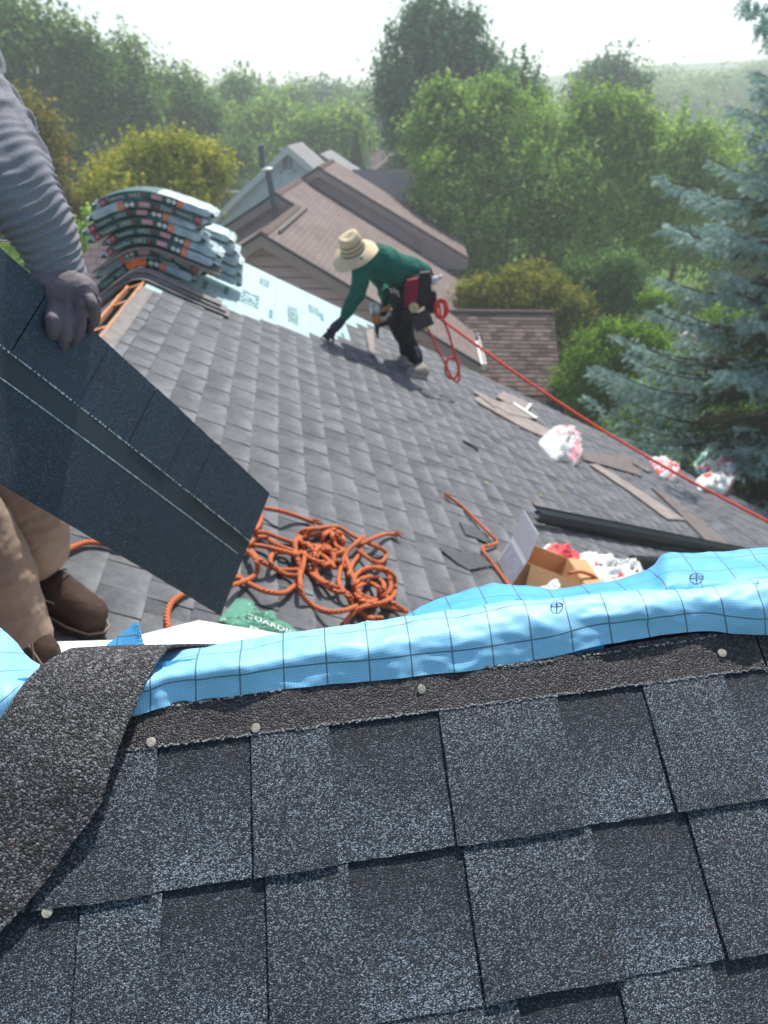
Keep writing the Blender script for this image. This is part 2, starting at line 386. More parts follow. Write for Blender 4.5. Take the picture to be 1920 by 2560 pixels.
M_SIDING = simple('taupe lap siding', (.56, .43, .43), .7, .3, .05, 2); M_SIDSH = simple('taupe trim board', (.34, .28, .27), .6, .3, .06, 2)
M_GUTTER = simple('white aluminium gutter', (.72, .70, .67), .5, .4, .04)
M_WSID = simple('pale blue grey siding', (.62, .68, .76), .7, .3, .05, 2); M_WTRIM = simple('white trim', (.66, .68, .70), .6, .3, .04)
M_GROOF = m_brick_roof('grey far shingles', (.20, .20, .21), (.27, .27, .28), .3, .15); M_DROOF = m_brick_roof('slate dark far shingles', (.035, .045, .065), (.05, .06, .085), .3, .15)
M_PIPE = simple('grey galvanised vent pipe', (.10, .125, .155), .45, .4, .2, 8, metal=.4); M_PIPEL = simple('pale pipe cap', (.55, .56, .56), .4, .5, .1, metal=.4)
M_GLASS = simple('dim window pane', (.16, .20, .26), .1, .6, .1); M_LOUVER = simple('grey louvre', (.25, .29, .34), .6, .3, .1)
# vegetation
def m_leaf(name, a, b, c3=None, trans=.5):
    t = NT(name); r = t.attr('tint').outputs['Fac']
    st = [(0, a), (.75, b)] + ([(1, c3)] if c3 else [(1, b)]); col = t.ramp(r, st)
    t.t.nodes.remove(t.b); d = t.n('ShaderNodeBsdfDiffuse'); tr = t.n('ShaderNodeBsdfTranslucent'); gl = t.n('ShaderNodeBsdfGlossy'); gl.inputs['Roughness'].default_value = .45
    t.l(col, d.inputs[0]); t.l(t.mix(.22, col, (.20, .27, .03)), tr.inputs[0]); gl.inputs[0].default_value = (.6, .65, .6, 1)
    m1 = t.n('ShaderNodeMixShader'); m1.inputs[0].default_value = trans; t.l(d.outputs[0], m1.inputs[1]); t.l(tr.outputs[0], m1.inputs[2])
    t.l(m1.outputs[0], t.out.inputs[0]); return t.m
L_DARK = m_leaf('dark deciduous leaves', (0.063, 0.154, 0.045), (0.175, 0.329, 0.095), (0.336, 0.518, 0.140))
L_BLUE = m_leaf('blue green leaves', (0.068, 0.169, 0.101), (0.149, 0.317, 0.169), (0.257, 0.446, 0.230))
L_MID = m_leaf('mid green leaves', (0.135, 0.284, 0.061), (0.351, 0.553, 0.121), (0.648, 0.810, 0.189))
L_FAR = m_leaf('far green leaves', (0.117, 0.247, 0.085), (0.247, 0.416, 0.150), (0.390, 0.546, 0.195))
L_YEL = m_leaf('yellow green leaves', (0.216, 0.288, 0.034), (0.516, 0.516, 0.060), (0.840, 0.744, 0.108))
L_ORG = m_leaf('olive and orange leaves', (0.110, 0.143, 0.033), (0.308, 0.264, 0.055), (0.506, 0.286, 0.099))
L_BRT = m_leaf('bright lime leaves', (0.096, 0.216, 0.036), (0.240, 0.432, 0.060), (0.408, 0.576, 0.084))
L_OLIV = m_leaf('golden evergreen sprays', (0.149, 0.196, 0.031), (0.345, 0.345, 0.052), (0.506, 0.460, 0.081))
L_SPR = m_leaf('blue spruce needles', (0.175, 0.288, 0.281), (0.375, 0.537, 0.519), (0.587, 0.750, 0.712), .3)
L_SPRD = m_leaf('shaded inner spruce needles', (.06, .09, .07), (.10, .13, .09), (.13, .12, .08), .1)  # inner needles coloured darker, their shade put into the colour
M_BARK = simple('grey brown bark', (.10, .075, .06), .9, .2, .3, 6, .6, 20)
def m_grass():
    t = NT('lawn grass'); t.col(t.ramp(t.noise(2.2, 5), [(.3, (.05, .10, .02)), (.7, (.10, .18, .035))])); t.p(.95, .15); t.bump(t.noise(30, 4), .6, .03); return t.m
M_GRASS = m_grass(); M_CONC = simple('pale concrete', (.45, .40, .35), .9, .2, .1, 3); M_HILL = simple('wooded hill floor', (.03, .07, .03), .95, .1, .3, .2)
# ================================================================== ground
mb = MB(); xs = np.linspace(-400, 400, 41); ys = np.linspace(-60, 900, 41)
def gz(x, y):
    h = 0.0
    if y > 120: h += min(1, (y - 120) / 260) * (10 + 22 * max(0, min(1, (x - 20) / 160)) + 5 * sin(x * .02))
    return GZ + h
mb.grid([[(x, y, gz(x, y)) for y in ys] for x in xs]); g_o = mb.build('lawn', M_GRASS, kind='structure', smooth=True)
mb = MB(); p = [onM(0, 0)] # driveway seen through the spruce
def onG(x, y, h=0): r = ray(x, y); return r * ((GZ + h) / r[2])
mb.slab([onG(1640, 838, .02), onG(1960, 800, .02), onG(1960, 868, .02), onG(1640, 862, .02)], (0, 0, 1), .15); mb.build('driveway', M_CONC, kind='structure')

# ================================================================== the house being roofed
house = thing('roofed_house', (0, 3, GZ), 'house being reshingled, with a broad charcoal roof slope and a nearer cross gable', 'house')
# broad roof: deck
RA = -1.03; REND = 7.43
t27 = radians(27); t34 = radians(34)
mb = MB()
def MLft(d, r, h=0):  # far side of the ridge, d = slope distance from ridge
    rp = Mloc(-1.06, r); dv = -AV * cos(t34) - ZV * sin(t34); n = -AV * sin(t34) + ZV * cos(t34); return rp + dv * d + n * h
mb.slab([Mloc(RA, .5), Mloc(8.0, .5), Mloc(8.0, REND), Mloc(RA, REND)], NM, .03, 0)
mroof = mb.build('main_roof', simple('dark roof felt', (.05, .045, .042), .9, .2), house, smooth=False)
mb = MB(); mb.slab([MLft(.088, .5), MLft(3.5, .5), MLft(3.5, REND), MLft(.088, REND)], -AV * sin(t34) + ZV * cos(t34), .03)
mb.build('far_slope', M_BTAB, house)
# gable wall and eave fascia below the roof
mb = MB(); q = REND - .35
mb.slab([Mloc(-1.06, q, -.05), Mloc(7.6, q, -.05), np.array([*Mloc(7.6, q)[:2], GZ]), np.array([*MLft(3.1, q)[:2], GZ]), MLft(3.1, q, -.05)], RV, .2); mb.build('gable_wall', M_SIDING, house)
mb = MB(); q = Mloc(7.6, 0); 
mb.slab([Mloc(7.6, 1.2, -.05), Mloc(7.6, REND - .35, -.05), np.array([*Mloc(7.6, REND - .35)[:2], GZ]), np.array([*Mloc(7.6, 1.2)[:2], GZ])], AV, .2); mb.build('side_wall', M_SIDING, house)
mb = MB(); mb.box(Mloc(RA, REND, -.19), Mloc(8, REND) - Mloc(RA, REND), RV * .03, NM * .17); mb.build('rake_board', M_SIDSH, house)
# open ridge slot
for (f, e) in ((lambda r, h: Mloc(-1.028, r, h), AV), (lambda r, h: MLft(.075, r, h), -AV)):
    mb = MB()
    pts = [f(r, .004 + .006 * nz((r, 0, 0), 6)) for r in np.linspace(1.2, 5.32, 40)]
    for i in range(len(pts) - 1):
        a, b = pts[i], pts[i + 1]; j1 = .014 + .007 * nz(a, 9); mb.box(a, b - a, e * j1, ZV * -.022)
    mb.build('sheathing_edge', M_WOOD, mroof)
for r in (2.1, 2.75, 3.38, 4.02, 4.62, 5.12):
    mb = MB(); mb.box(Mloc(-1.03, r, -.004), MLft(.075, r, -.004) - Mloc(-1.03, r, -.004), RV * .038, ZV * -.12); mb.build('rafter', M_WOOD, mroof)
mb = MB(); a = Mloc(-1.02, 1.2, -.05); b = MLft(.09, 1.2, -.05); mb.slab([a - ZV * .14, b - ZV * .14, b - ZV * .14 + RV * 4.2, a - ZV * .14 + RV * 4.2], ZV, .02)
mb.box(Mloc(-1.005, 1.2, -.2), RV * 4.2, AV * .01, ZV * .165); mb.box(MLft(.10, 1.2, -.2), RV * 4.2, -AV * .01, ZV * .165); mb.build('attic_shade_box', M_BLACK, mroof)  # black sheets added to stand in for the darkness inside the open slot
mb = MB()
for i in range(24):
    r0 = 1.2 + i * .16; mb.slab([Mloc(-1.03, r0, .006), Mloc(-.94, r0, .009), Mloc(-.94, r0 + .16, .009), Mloc(-1.03, r0 + .16, .006)], NM, .004)
mb.build('starter_strip', simple('dusty grey felt edge', (.22, .205, .195), .9, .2, .2, 18, .3, 200), mroof)
# underlayment on the far end
mb = MB()
A_ = np.linspace(-1.0, 2.0, 31); R_ = np.linspace(4.85, REND + .01, 20)
def tealh(a, r): return .0012 + .0012 * max(0, nz((a, r, 0), 2.6)) 
mb.grid([[Mloc(a, r, tealh(a, r)) for r in R_] for a in A_], 0, [[(a, r) for r in R_] for a in A_]); mb.build('underlayment', M_TEAL, mroof, smooth=True)
mb = MB(); M_TPR = simple('grey green print on underlayment', (.08, .22, .25), .6, .3, .1)
for (a, r, s, tx) in ((-.42, 5.95, .20, 'DECK'), (-.05, 6.0, .13, 'UNDERLAY'), (.15, 6.7, .14, 'DECK'), (-.30, 6.9, .13, 'ROOF')):
    mb = MB(); put_text(mb, tx, s, lambda x, y, a=a, r=r: Mloc(a + y, r - .1 + x * .9, tealh(a + y, r + x) + .004)); mb.build('lettering', M_TPR, mroof, kind='stuff')
for (a, r) in ((-.62, 6.55), (-.55, 5.85), (.25, 6.5), (.42, 6.1), (-.2, 5.75), (-.7, 5.7)):
    mb = MB(); mb.slab([Mloc(a, r, .0042), Mloc(a + .03, r, .0042), Mloc(a + .03, r + .28, .0042), Mloc(a, r + .28, .0042)], NM, .001); mb.build('printed_mark', M_TPR, mroof)
# shingle tabs
RENDS = {-2: 5.06, -1: 5.16, 0: 5.26, 1: 5.44, 2: 5.47, 3: 5.50, 4: 5.60, 5: 5.66, 6: 5.69, 7: 5.86, 8: 6.02, 9: 6.2, 10: 6.85, 11: 7.1, 12: 7.3}
tabs = []
rr = random.Random(3)
for k in range(-2, 63):
    d1 = .143 * k - .003; r = .75 + rr.random() * .2; rise = rr.random() < .5
    rend = RENDS.get(k, REND + .015 + .006 * rr.random())
    while r < rend - .02:
        wd = rr.uniform(.09, .17) if rise else rr.uniform(.07, .15)
        r1 = min(r + wd, rend); hb = (.0115 if rise else .0075) + rr.uniform(-.001, .001)
        tabs.append((k, d1, r, r1 - .003, hb, rr.random() * .75 + (.25 if rise else 0), rr.uniform(-.003, .003)))
        r = r1; rise = not rise
def tabgeo(mb, T):
    k, d1, r0, r1, hb, rn, j = T
    d0 = d1 - .143 - .012; ht = .0035; e = d1 + j
    P = [Mdn(d0, r0, ht), Mdn(e, r0, hb), Mdn(e + j * .3, r1, hb), Mdn(d0, r1, ht)]
    mb.poly(P, 0, [(r0, 0), (r0, 1), (r1, 1), (r1, 0)], rn)
    lo = [p - NM * (.008 if i in (1, 2) else .003) for i, p in enumerate(P)]
    mb.poly([P[1], lo[1], lo[2], P[2]], 1, None, rn); mb.poly([P[0], lo[0], lo[1], P[1]], 1, None, rn); mb.poly([P[2], lo[2], lo[3], P[3]], 1, None, rn)
def screen_size(T):
    p = Mdn(T[1], (T[2] + T[3]) / 2); d = p[1] * cos(radians(30)) - p[2] * .5
    if d < .3: return 0
    u = 960 + FPX * p[0] / d; vv = 1280 - FPX * (p[1] * .5 + p[2] * cos(radians(30))) / d
    if not (-20 < u < 1940) or vv < 640 : return 0
    lim = 1600 - (u / 1920) * 190
    if vv > lim: return 0
    # hidden behind the held shingle?
    if u < 660 and vv > 640 + .9 * u and vv < 1200 + .6 * u: return 0
    return (T[3] - T[2]) * .143 / d ** 2
order = sorted(range(len(tabs)), key=lambda i: -screen_size(tabs[i])); big = set(order[:262])
rest = MB()
for i, T in enumerate(tabs):
    if i in big: m1 = MB(); tabgeo(m1, T); m1.build('shingle', [M_ROOF, M_ROOFEDGE], mroof)
    else: tabgeo(rest, T)
rest.build('shingle_field', [M_ROOF, M_ROOFEDGE], mroof, kind='stuff')

# ---------------------------------------------------------------- near cross gable
mb = MB(); M_DECKB = simple('weathered brown sheathing', (.07, .04, .035), .8, .2, .3, 30, .3, 80)
SR = .243
rl = lambda a, h=0: Floc(a, SR, h)
bk = RV * cos(radians(52)) - ZV * sin(radians(52))
mb.slab([Floc(-1.9, -2.6, -.004), Floc(3.2, -2.6, -.004), rl(3.2, -.004), rl(-1.9, -.004)], NF, .03)
groof = mb.build('gable_roof', M_DECKB, house)
mb = MB(); mb.slab([rl(-1.9, -.005), rl(3.2, -.005), rl(3.2, -.005) + bk * .62, rl(-1.9, -.005) + bk * .62], RV, .03); mb.build('back_slope', M_DECKB, house)
mb = MB(); mb.slab([rl(-1.9, -.05) + bk * .6, rl(3.2, -.05) + bk * .6, V(*(rl(3.2) + bk * .6)[:2], GZ), V(*(rl(-1.9) + bk * .6)[:2], GZ)], RV, .1); mb.build('back_wall', M_SIDING, house)
mb = MB(); mb.slab([Floc(3.1, -2.5, -.05), rl(3.1, -.05), rl(3.1, -.05) + bk * .6, V(*(rl(3.1) + bk * .6)[:2], GZ), V(*Floc(3.1, -2.5)[:2], GZ)], AV, .15); mb.build('gable_wall', M_SIDING, house)
def near_tab(a0, a1, s0, s1, hb, ht, mat, th=.003, rn=.5, jag=.0009, seed=0, amp=.0010, name='shingle', warp=None):
    na = max(4, int((a1 - a0) / .009)); ns = max(4, int((s1 - s0) / .012)); P = []; U = []
    for i in range(na + 1):
        u = i / na; row = []; ur = []
        for j in range(ns + 1):
            v = j / ns; a = a0 + (a1 - a0) * u; s = s0 + (s1 - s0) * v
            h = hb + (ht - hb) * v + amp * nz((a, s, seed), 14) 
            if warp: h += warp(a, s)
            if j == 0: s += jag * nz((a, seed, 1), 160) * 1.6 + .0022 * nz((a, seed, 5), 12)
            if i in (0, na): a += jag * nz((s, seed, 2), 140)
            row.append(Floc(a, s, h)); ur.append((a, 1 - v))
        P.append(row); U.append(ur)
    m1 = MB(); m1.grid(P, 0, U, rn, th=th); return m1.build(name, mat, groof, smooth=False)
def course(s0, edges, seed):
    """edges: list of (a_start, kind) in order, kind R raised or D recessed; last entry ends"""
    near_tab(edges[0][0], edges[-1][0], s0 + .004, s0 + .150, .0052, .0025, M_GR, seed=seed, name='backer_strip')
    for i in range(len(edges) - 1):
        a0, k = edges[i]; a1 = edges[i + 1][0]
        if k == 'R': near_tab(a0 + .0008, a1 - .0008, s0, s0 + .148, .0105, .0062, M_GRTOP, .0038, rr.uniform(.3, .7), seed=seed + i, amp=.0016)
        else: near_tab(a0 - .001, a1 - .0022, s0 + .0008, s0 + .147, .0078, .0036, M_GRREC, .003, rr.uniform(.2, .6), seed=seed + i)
def ext(mid, lo=-1.4, hi=2.3):
    L = list(mid); k = L[0][1]
    while L[0][0] > lo: k = 'D' if L[0][1] == 'R' else 'R'; L.insert(0, (L[0][0] - (rr.uniform(.07, .14)), k))
    while L[-1][0] < hi: L.append((L[-1][0] + rr.uniform(.08, .14), 'D' if L[-1][1] == 'R' else 'R'))
    return L
course(0.0, ext([(-.300, 'R'), (-.181, 'D'), (-.079, 'R'), (.011, 'D'), (.139, 'R'), (.285, 'D'), (.393, 'R'), (.501, 'D'), (.62, 'R')]), 10)
course(-.143, ext([(-.34, 'D'), (-.253, 'R'), (-.171, 'D'), (-.067, 'R'), (.021, 'D'), (.145, 'R'), (.292, 'D'), (.405, 'R'), (.50, 'D'), (.61, 'R')]), 40)
course(-.286, ext([(-.20, 'D'), (-.10, 'R'), (.03, 'R'), (.179, 'D'), (.285, 'R'), (.387, 'D'), (.48, 'R')]), 70)
s = -.429; sd = 100
while s > -1.3: course(s, ext([(rr.uniform(-.1, 0), 'R'), (rr.uniform(.05, .12), 'D')], -1.2, 1.9), sd); s -= .143; sd += 30
# headlap of the top course: its torn upper edge follows the photograph
top = [(306, 1789), (384, 1781), (400, 1768), (418, 1760), (560, 1738), (717, 1718), (830, 1708), (925, 1702), (1053, 1683), (1170, 1676), (1300, 1657), (1400, 1640), (1450, 1631), (1560, 1612), (1700, 1590), (1800, 1577), (1878, 1563)]
tp = [onF(x, y, .006) for x, y in top]; ta = [p @ AV for p in tp]; ts = [(p - NF * (NF @ p)) @ UF for p in tp]
na = 150; P = []; U = []
for i in range(na + 1):
    a = ta[0] + (ta[-1] - ta[0]) * i / na; st = np.interp(a, ta, ts) + .007 - .03 * a + .0018 * nz((a, 3, 3), 60) + .001 * nz((a, 3, 3), 220)
    P.append([Floc(a, .1445 + (st - .1445) * j / 8, .0062 + .0012 * nz((a, j * .01, 5), 22) + .004 * (j / 8) ** 3 * max(0, nz((a, 0, 9), 9))) for j in range(9)]); U.append([(a, .5)] * 9)
mb = MB(); mb.grid(P, 0, U, .3, th=.004); mb.build('headlap', M_HEAD, groof)
near_tab(ta[-1] + .004, 2.3, .146, .205, .0050, .003, M_HEAD, seed=5, name='headlap'); near_tab(-1.4, ta[0] - .002, .146, .20, .0050, .003, M_HEAD, seed=6, name='headlap')
# sealant dashes
mb = MB()
def dash(a, s, la, ls, h):
    n = 9; c = Floc(a, s, h); cen = [Floc(a + la * cos(2 * pi * q / n) * (1 + .3 * nz((a, q, 0), 3)), s + ls * sin(2 * pi * q / n) * (1 + .35 * nz((a, q, 4), 3)), h) for q in range(n)]
    topc = [Floc(a + .6 * la * cos(2 * pi * q / n), s + .6 * ls * sin(2 * pi * q / n), h + .0006) for q in range(n)]
    mb.mesh(cen + topc, [(q, (q + 1) % n, n + (q + 1) % n, n + q) for q in range(n)] + [tuple(range(n, 2 * n))])
a = -.30
while a < .9:
    dash(a, .1455 + .0010 * nz((a, 0, 0), 40) + rr.gauss(0, .0009), rr.uniform(.0008, .0022), rr.uniform(.0006, .0014), .0069); a += rr.uniform(.0009, .0026)
for x0, y0, x1, y1, wq in ((412, 1768, 715, 1723, .0040), (1215, 1668, 1400, 1650, .0022), (1460, 1640, 1800, 1588, .0034)):
    p0 = onF(x0, y0, .008); p1 = onF(x1, y1, .008); L = np.linalg.norm(p1 - p0); t = 0
    while t < L:
        p = p0 + (p1 - p0) * t / L; a_ = p @ AV; s_ = (p - NF * (NF @ p)) @ UF + .007 - .03 * a_ + rr.gauss(0, .0007)
        dash(a_, s_, rr.uniform(.3, 1.1) * wq, wq * rr.uniform(.25, .6), .0076); t += rr.uniform(.7, 2.6) * wq
mb.build('sealant_line', M_SEAL, groof, kind='stuff')
for (x, y, hh) in ((377, 1855, .0082), (640, 1820, .0082), (1053, 1722, .0082), (1806, 1632, .0082), (117, 2280, .0092), (289, 1842, .0082)):
    mb = MB(); c = onF(x, y, hh); ax = NF + .18 * AV * (1 if x % 2 else -1) - (.25 * UF if x == 1053 else 0)
    mb.lathe(c - NF * .002, ax, [(.0016, -.003), (.0016, .0012), (.0050, .0014), (.0054, .0020), (.0050, .0027), (.0022, .0030), (0, .0029)], 20); mb.build('nail', M_NAIL, groof, smooth=False)

# ================================================================== blue membrane over the near ridge
def mem_sheet(name, cols, rows, mat, label, th=.0008, sub=12, wrinkle=.0042, org=None, parent=None, uoff=0):
    """cols: list of lists of world points (one list per column); smooth in both directions"""
    R = [catmull(c, rows) for c in cols]                       # along v
    n = len(R[0]); G = [catmull([R[i][j] for i in range(len(R))], sub) for j in range(n)]   # G[j][i]
    P = np.array(G).transpose(1, 0, 2)
    U = np.zeros(P.shape[:2] + (2,))
    U[:, :, 0] = (P @ AV) * .5 + (P[:, :1] @ AV) * .5 + uoff
    d = np.linalg.norm(np.diff(P, axis=1), axis=2); U[:, 1:, 1] = np.cumsum(d, axis=1)
    du = np.gradient(P, axis=0); dv = np.gradient(P, axis=1); N = np.cross(du, dv); N /= np.linalg.norm(N, axis=2)[..., None]
    for i in range(P.shape[0]):
        for j in range(P.shape[1]): q_ = P[i, j] + V(0, 0, 1) * P[i, j][1]; P[i, j] += N[i, j] * wrinkle * (.7 * nz(q_, 12) + 1.5 * (.35 - abs(nz(q_, 9, 5))) + .9 * (.3 - abs(nz(q_, 24, 2))) + .35 * nz(q_, 60))
    mb = MB(); mb.grid(P, 0, U, th=th); o = mb.build(name, mat, parent, smooth=True)
    if label: tag(o, label, 'roofing membrane')
    return o, P, U, N
def surf_print(P, U, N, i0, j0, fn_shapes, name, parent, off=.0012):
    pass
lowx = [250, 330, 420, 560, 717, 830, 960, 1100, 1200, 1300, 1400, 1500, 1600, 1700, 1812, 1880, 1960, 2060, 2200, 3400]
lowy = [1796, 1789, 1764, 1742, 1722, 1710, 1699, 1683, 1674, 1658, 1640, 1612, 1596, 1582, 1574, 1590, 1585, 1570, 1550, 1390]
crex = [250, 395, 430, 560, 717, 880, 1053, 1100, 1263, 1337, 1446, 1614, 1723, 1817, 1920, 2060, 2200, 3400]
crey = [1650, 1640, 1630, 1608, 1585, 1560, 1538, 1532, 1513, 1506, 1491, 1479, 1474, 1468, 1452, 1440, 1430, 1285]
cols = []
for x in [250, 330, 420, 520, 620, 717, 830, 960, 1080, 1180, 1280, 1380, 1480, 1580, 1680, 1770, 1850, 1940, 2060, 2200, 2450, 2700, 3000, 3300]:
    yl = np.interp(x, lowx, lowy); yc = np.interp(x, crex, crey); xx = x * .92 + 60 if x > 960 else x
    b = .004 * (1 + nz((x * .006, 0, 0), 1) * 2.2) + (.007 if x > 1480 else 0)
    dc = .885 + .03 * (x - 960) / 960 + max(0, x - 2200) * 4e-5
    sh = 26 * (min(x, 2200) - 600) / 900     # grid lines lean outward to the top
    cols.append([onF(x, yl, .010 if x > 1450 else .0065), onF(x - sh * .3, yl * .72 + yc * .28, .010 + b), onF(x - sh * .6, yl * .42 + yc * .58, .015 + b * 1.3),
                 at(x - sh * .9, yl * .14 + yc * .86, dc - .022), at(x - sh, yc, dc), at(x - sh * 1.1, yc + 8, dc + .035), at(x - sh * 1.1, yc + 40, dc + .07)])
blue, Pb, Ub, Nb = mem_sheet('roofing_membrane', cols, 9, M_MEM, 'pale blue gridded membrane draped over the near ridge, sunlit in front', uoff=.013)
def P_uv(P, U, N, i, j, x, y, off=.0016):
    """point x metres along rows and y metres along columns from grid node i,j"""
    a = P[i, j]; eu = P[i + 1, j] - P[i, j]; eu = eu / np.linalg.norm(eu); ev = P[i, j + 1] - P[i, j]; ev = ev / np.linalg.norm(ev); n = np.cross(eu, ev); n /= np.linalg.norm(n)
    if n @ (-a) < 0: n = -n
    return a + eu * x + ev * y + n * off
def nearest(P, x, y):
    D = P[..., 1] * cos(radians(30)) - P[..., 2] * .5; X = 960 + FPX * P[..., 0] / D; Y = 1280 - FPX * (P[..., 1] * .5 + P[..., 2] * cos(radians(30))) / D
    k = np.argmin((X - x) ** 2 + (Y - y) ** 2); return np.unravel_index(k, X.shape)
def crosshair(mb, P, U, N, x, y, r=.0085):
    i, j = nearest(P, x, y); i = min(i, P.shape[0] - 2); j = min(j, P.shape[1] - 2); f = lambda a, b: P_uv(P, U, N, i, j, a, b, .0016)
    n = 20
    for k in range(n):
        q0, q1 = 2 * pi * k / n, 2 * pi * (k + 1) / n
        mb.poly([f(r * cos(q0), r * sin(q0)), f(r * cos(q1), r * sin(q1)), f(r * .84 * cos(q1), r * .84 * sin(q1)), f(r * .84 * cos(q0), r * .84 * sin(q0))])
    for (a, b, c, d) in ((-r, -.0008, r, .0008), (-.0008, -r, .0008, r)): mb.poly([f(a, b), f(c, b), f(c, d), f(a, d)])
mb = MB(); crosshair(mb, Pb, Ub, Nb, 1392, 1516); i, j = nearest(Pb, 1890, 1463)
put_text(mb, 'E', .012, lambda x, y: P_uv(Pb, Ub, Nb, min(i, Pb.shape[0] - 2), min(j, Pb.shape[1] - 2), x, y * .8, .003)); mb.build('printed_symbol', M_INK, blue)
# back flap rising behind it
ux = [900, 983, 1060, 1100, 1164, 1238, 1322, 1387, 1461, 1545, 1629, 1668, 1720, 1841, 1920, 2060, 2200, 3400]
uy = [1572, 1553, 1520, 1499, 1479, 1461, 1466, 1476, 1464, 1455, 1427, 1387, 1381, 1377, 1369, 1360, 1352, 1260]
cols = []
for x in [900, 983, 1040, 1100, 1164, 1200, 1238, 1322, 1387, 1461, 1545, 1600, 1640, 1668, 1720, 1780, 1841, 1920, 2060, 2200, 2450, 2700, 3000, 3300]:
    yu = np.interp(x, ux, uy); yc = np.interp(x, crex, crey) + 22; sh = 22 * (min(x, 2200) - 600) / 900
    cols.append([at(x + sh * .2, yc + 30, .985), at(x + sh * .1, yc * .8 + yu * .2, 1.0), at(x, yc * .5 + yu * .5 + 4, 1.02), at(x - sh * .2, yu + (yc - yu) * .15, 1.075), at(x - sh * .25, yu, 1.10)])
b2, P2, U2, N2 = mem_sheet('roofing_membrane', cols, 5, M_MEMB, 'deep blue raised back flap of gridded membrane behind the pale ridge sheet', wrinkle=.004, uoff=.03)
mb = MB(); crosshair(mb, P2, U2, N2, 1740, 1444, .0105); crosshair(mb, P2, U2, N2, 1291, 1506, .0095); mb.build('printed_symbol', M_INK, b2)
# layer under the front edge
mb = MB(); A_ = np.linspace(-1.2, .36, 60); mb.grid([[Floc(a, s, .0012) for s in np.linspace(.15, .2425, 6)] for a in A_], 0, [[(a, s) for s in np.linspace(.15, .2425, 6)] for a in A_]); mb.build('membrane_underlap', M_MEMB, groof)
# left piece
cols = [[onF(-160, 1900, .012), onF(-150, 1760, .02), at(-130, 1560, .86), at(-120, 1490, .93)],
        [onF(-50, 1850, .014), onF(-50, 1740, .022), at(-40, 1610, .85), at(-30, 1545, .90)],
        [onF(22, 1800, .014), onF(12, 1730, .022), at(14, 1650, .84), at(30, 1598, .89)],
        [onF(50, 1760, .005), onF(56, 1712, .006), at(64, 1672, .85), at(72, 1642, .885)],
        [onF(80, 1716, .003), onF(86, 1698, .003), at(94, 1678, .855), at(102, 1660, .885)]]
b3, P3, U3, N3 = mem_sheet('roofing_membrane', cols, 5, M_MEM, 'blue membrane corner at the left edge beside the curled strip', sub=8, wrinkle=.002)
cols = [[at(262, 1625, .99), at(267, 1611, .995)], [at(300, 1630, .98), at(303, 1585, 1.0)], [at(340, 1630, .97), at(341, 1556, .995)], [at(366, 1628, .97), at(358, 1600, .98)]]
b4, P4, U4, N4 = mem_sheet('roofing_membrane', [[c[0], c[0] * .5 + c[1] * .5, c[1]] for c in cols], 6, M_MEMB, 'small upright blue triangle of membrane printed with digits above the curled strip', sub=8, wrinkle=.001)
mb = MB(); i, j = nearest(P4, 338, 1575)
e1 = (at(345, 1622, .97) - at(331, 1568, .99)); e1 = e1 / np.linalg.norm(e1); e2 = np.cross(e1, at(338, 1600, 1)); e2 = e2 / np.linalg.norm(e2); e2 = e2 if e2[0] > 0 else -e2; cc = at(331, 1566, .975)
put_text(mb, '075871', .0115, lambda x, y: cc + e1 * x + e2 * y); mb.build('printed_symbol', M_INK, b4)

# ================================================================== curled strip over the ridge (left foreground)
rowsL = [('d', 150, 1660, .95), ('d', 182, 1626, .848), ('h', 125, 1656, .010), ('h', 62, 1712, .021), ('h', -10, 1820, .026), ('h', -120, 1950, .023), ('h', -220, 2060, .020), ('h', -320, 2200, .017), ('h', -420, 2300, .016), ('h', -540, 2440, .016)]
rowsR = [('d', 576, 1616, .94), ('d', 440, 1618, .850), ('h', 408, 1640, .012), ('h', 362, 1715, .024), ('h', 312, 1830, .029), ('h', 272, 1945, .030), ('h', 222, 2045, .024), ('h', 148, 2155, .019), ('h', 66, 2262, .016), ('h', -40, 2370, .015)]
def pp(q): return at(q[1], q[2], q[3]) if q[0] == 'd' else onF(q[1], q[2], q[3])
Lc = catmull([pp(q) for q in rowsL], 12); Rc = catmull([pp(q) for q in rowsR], 12); P = []
for i, (l, r_) in enumerate(zip(Lc, Rc)):
    row = []
    for j in range(31):
        u = j / 30; p = l * (1 - u) + r_ * u; bul = .005 * sin(pi * u) * (1 if i > 12 else i / 12); p = p + NF * bul + (AV * .0012 * nz(p, 150) if j == 30 else 0) + NF * .0012 * nz(p, 25)
        if j == 30 and 60 < i < 78: p = p + AV * .005 * max(0, sin((i - 60) / 18 * pi)) * (1 if i % 5 else .5)
        row.append(p)
    P.append(row)
mb = MB(); mb.grid(np.array(P)[::-1], 0, None, .3, th=.0032); fl = mb.build('shingle_strip', M_FLAP, smooth=True)
tag(fl, 'wide charcoal shingle strip curled over the near ridge at the left', 'shingle strip')
# white board in the valley
mb = MB(); bd = [onM(497, 1551, .05), onM(722, 1588, .05), onM(760, 1700, .05), onM(60, 1750, .05), onM(84, 1606, .05), onM(300, 1600, .05)]
mb.slab(bd, NM, .012); tag(mb.build('foam_board', M_WHITEBD), 'white foam board lying between the worker boots and the near ridge', 'board')
mb = MB()
for i in range(26):
    q = onM(random.uniform(300, 640), random.uniform(1580, 1612), .0505); 
# dotted print omitted
M_SIDDK = simple('dark taupe backing', (.07, .055, .055), .8, .2, .05, 2)
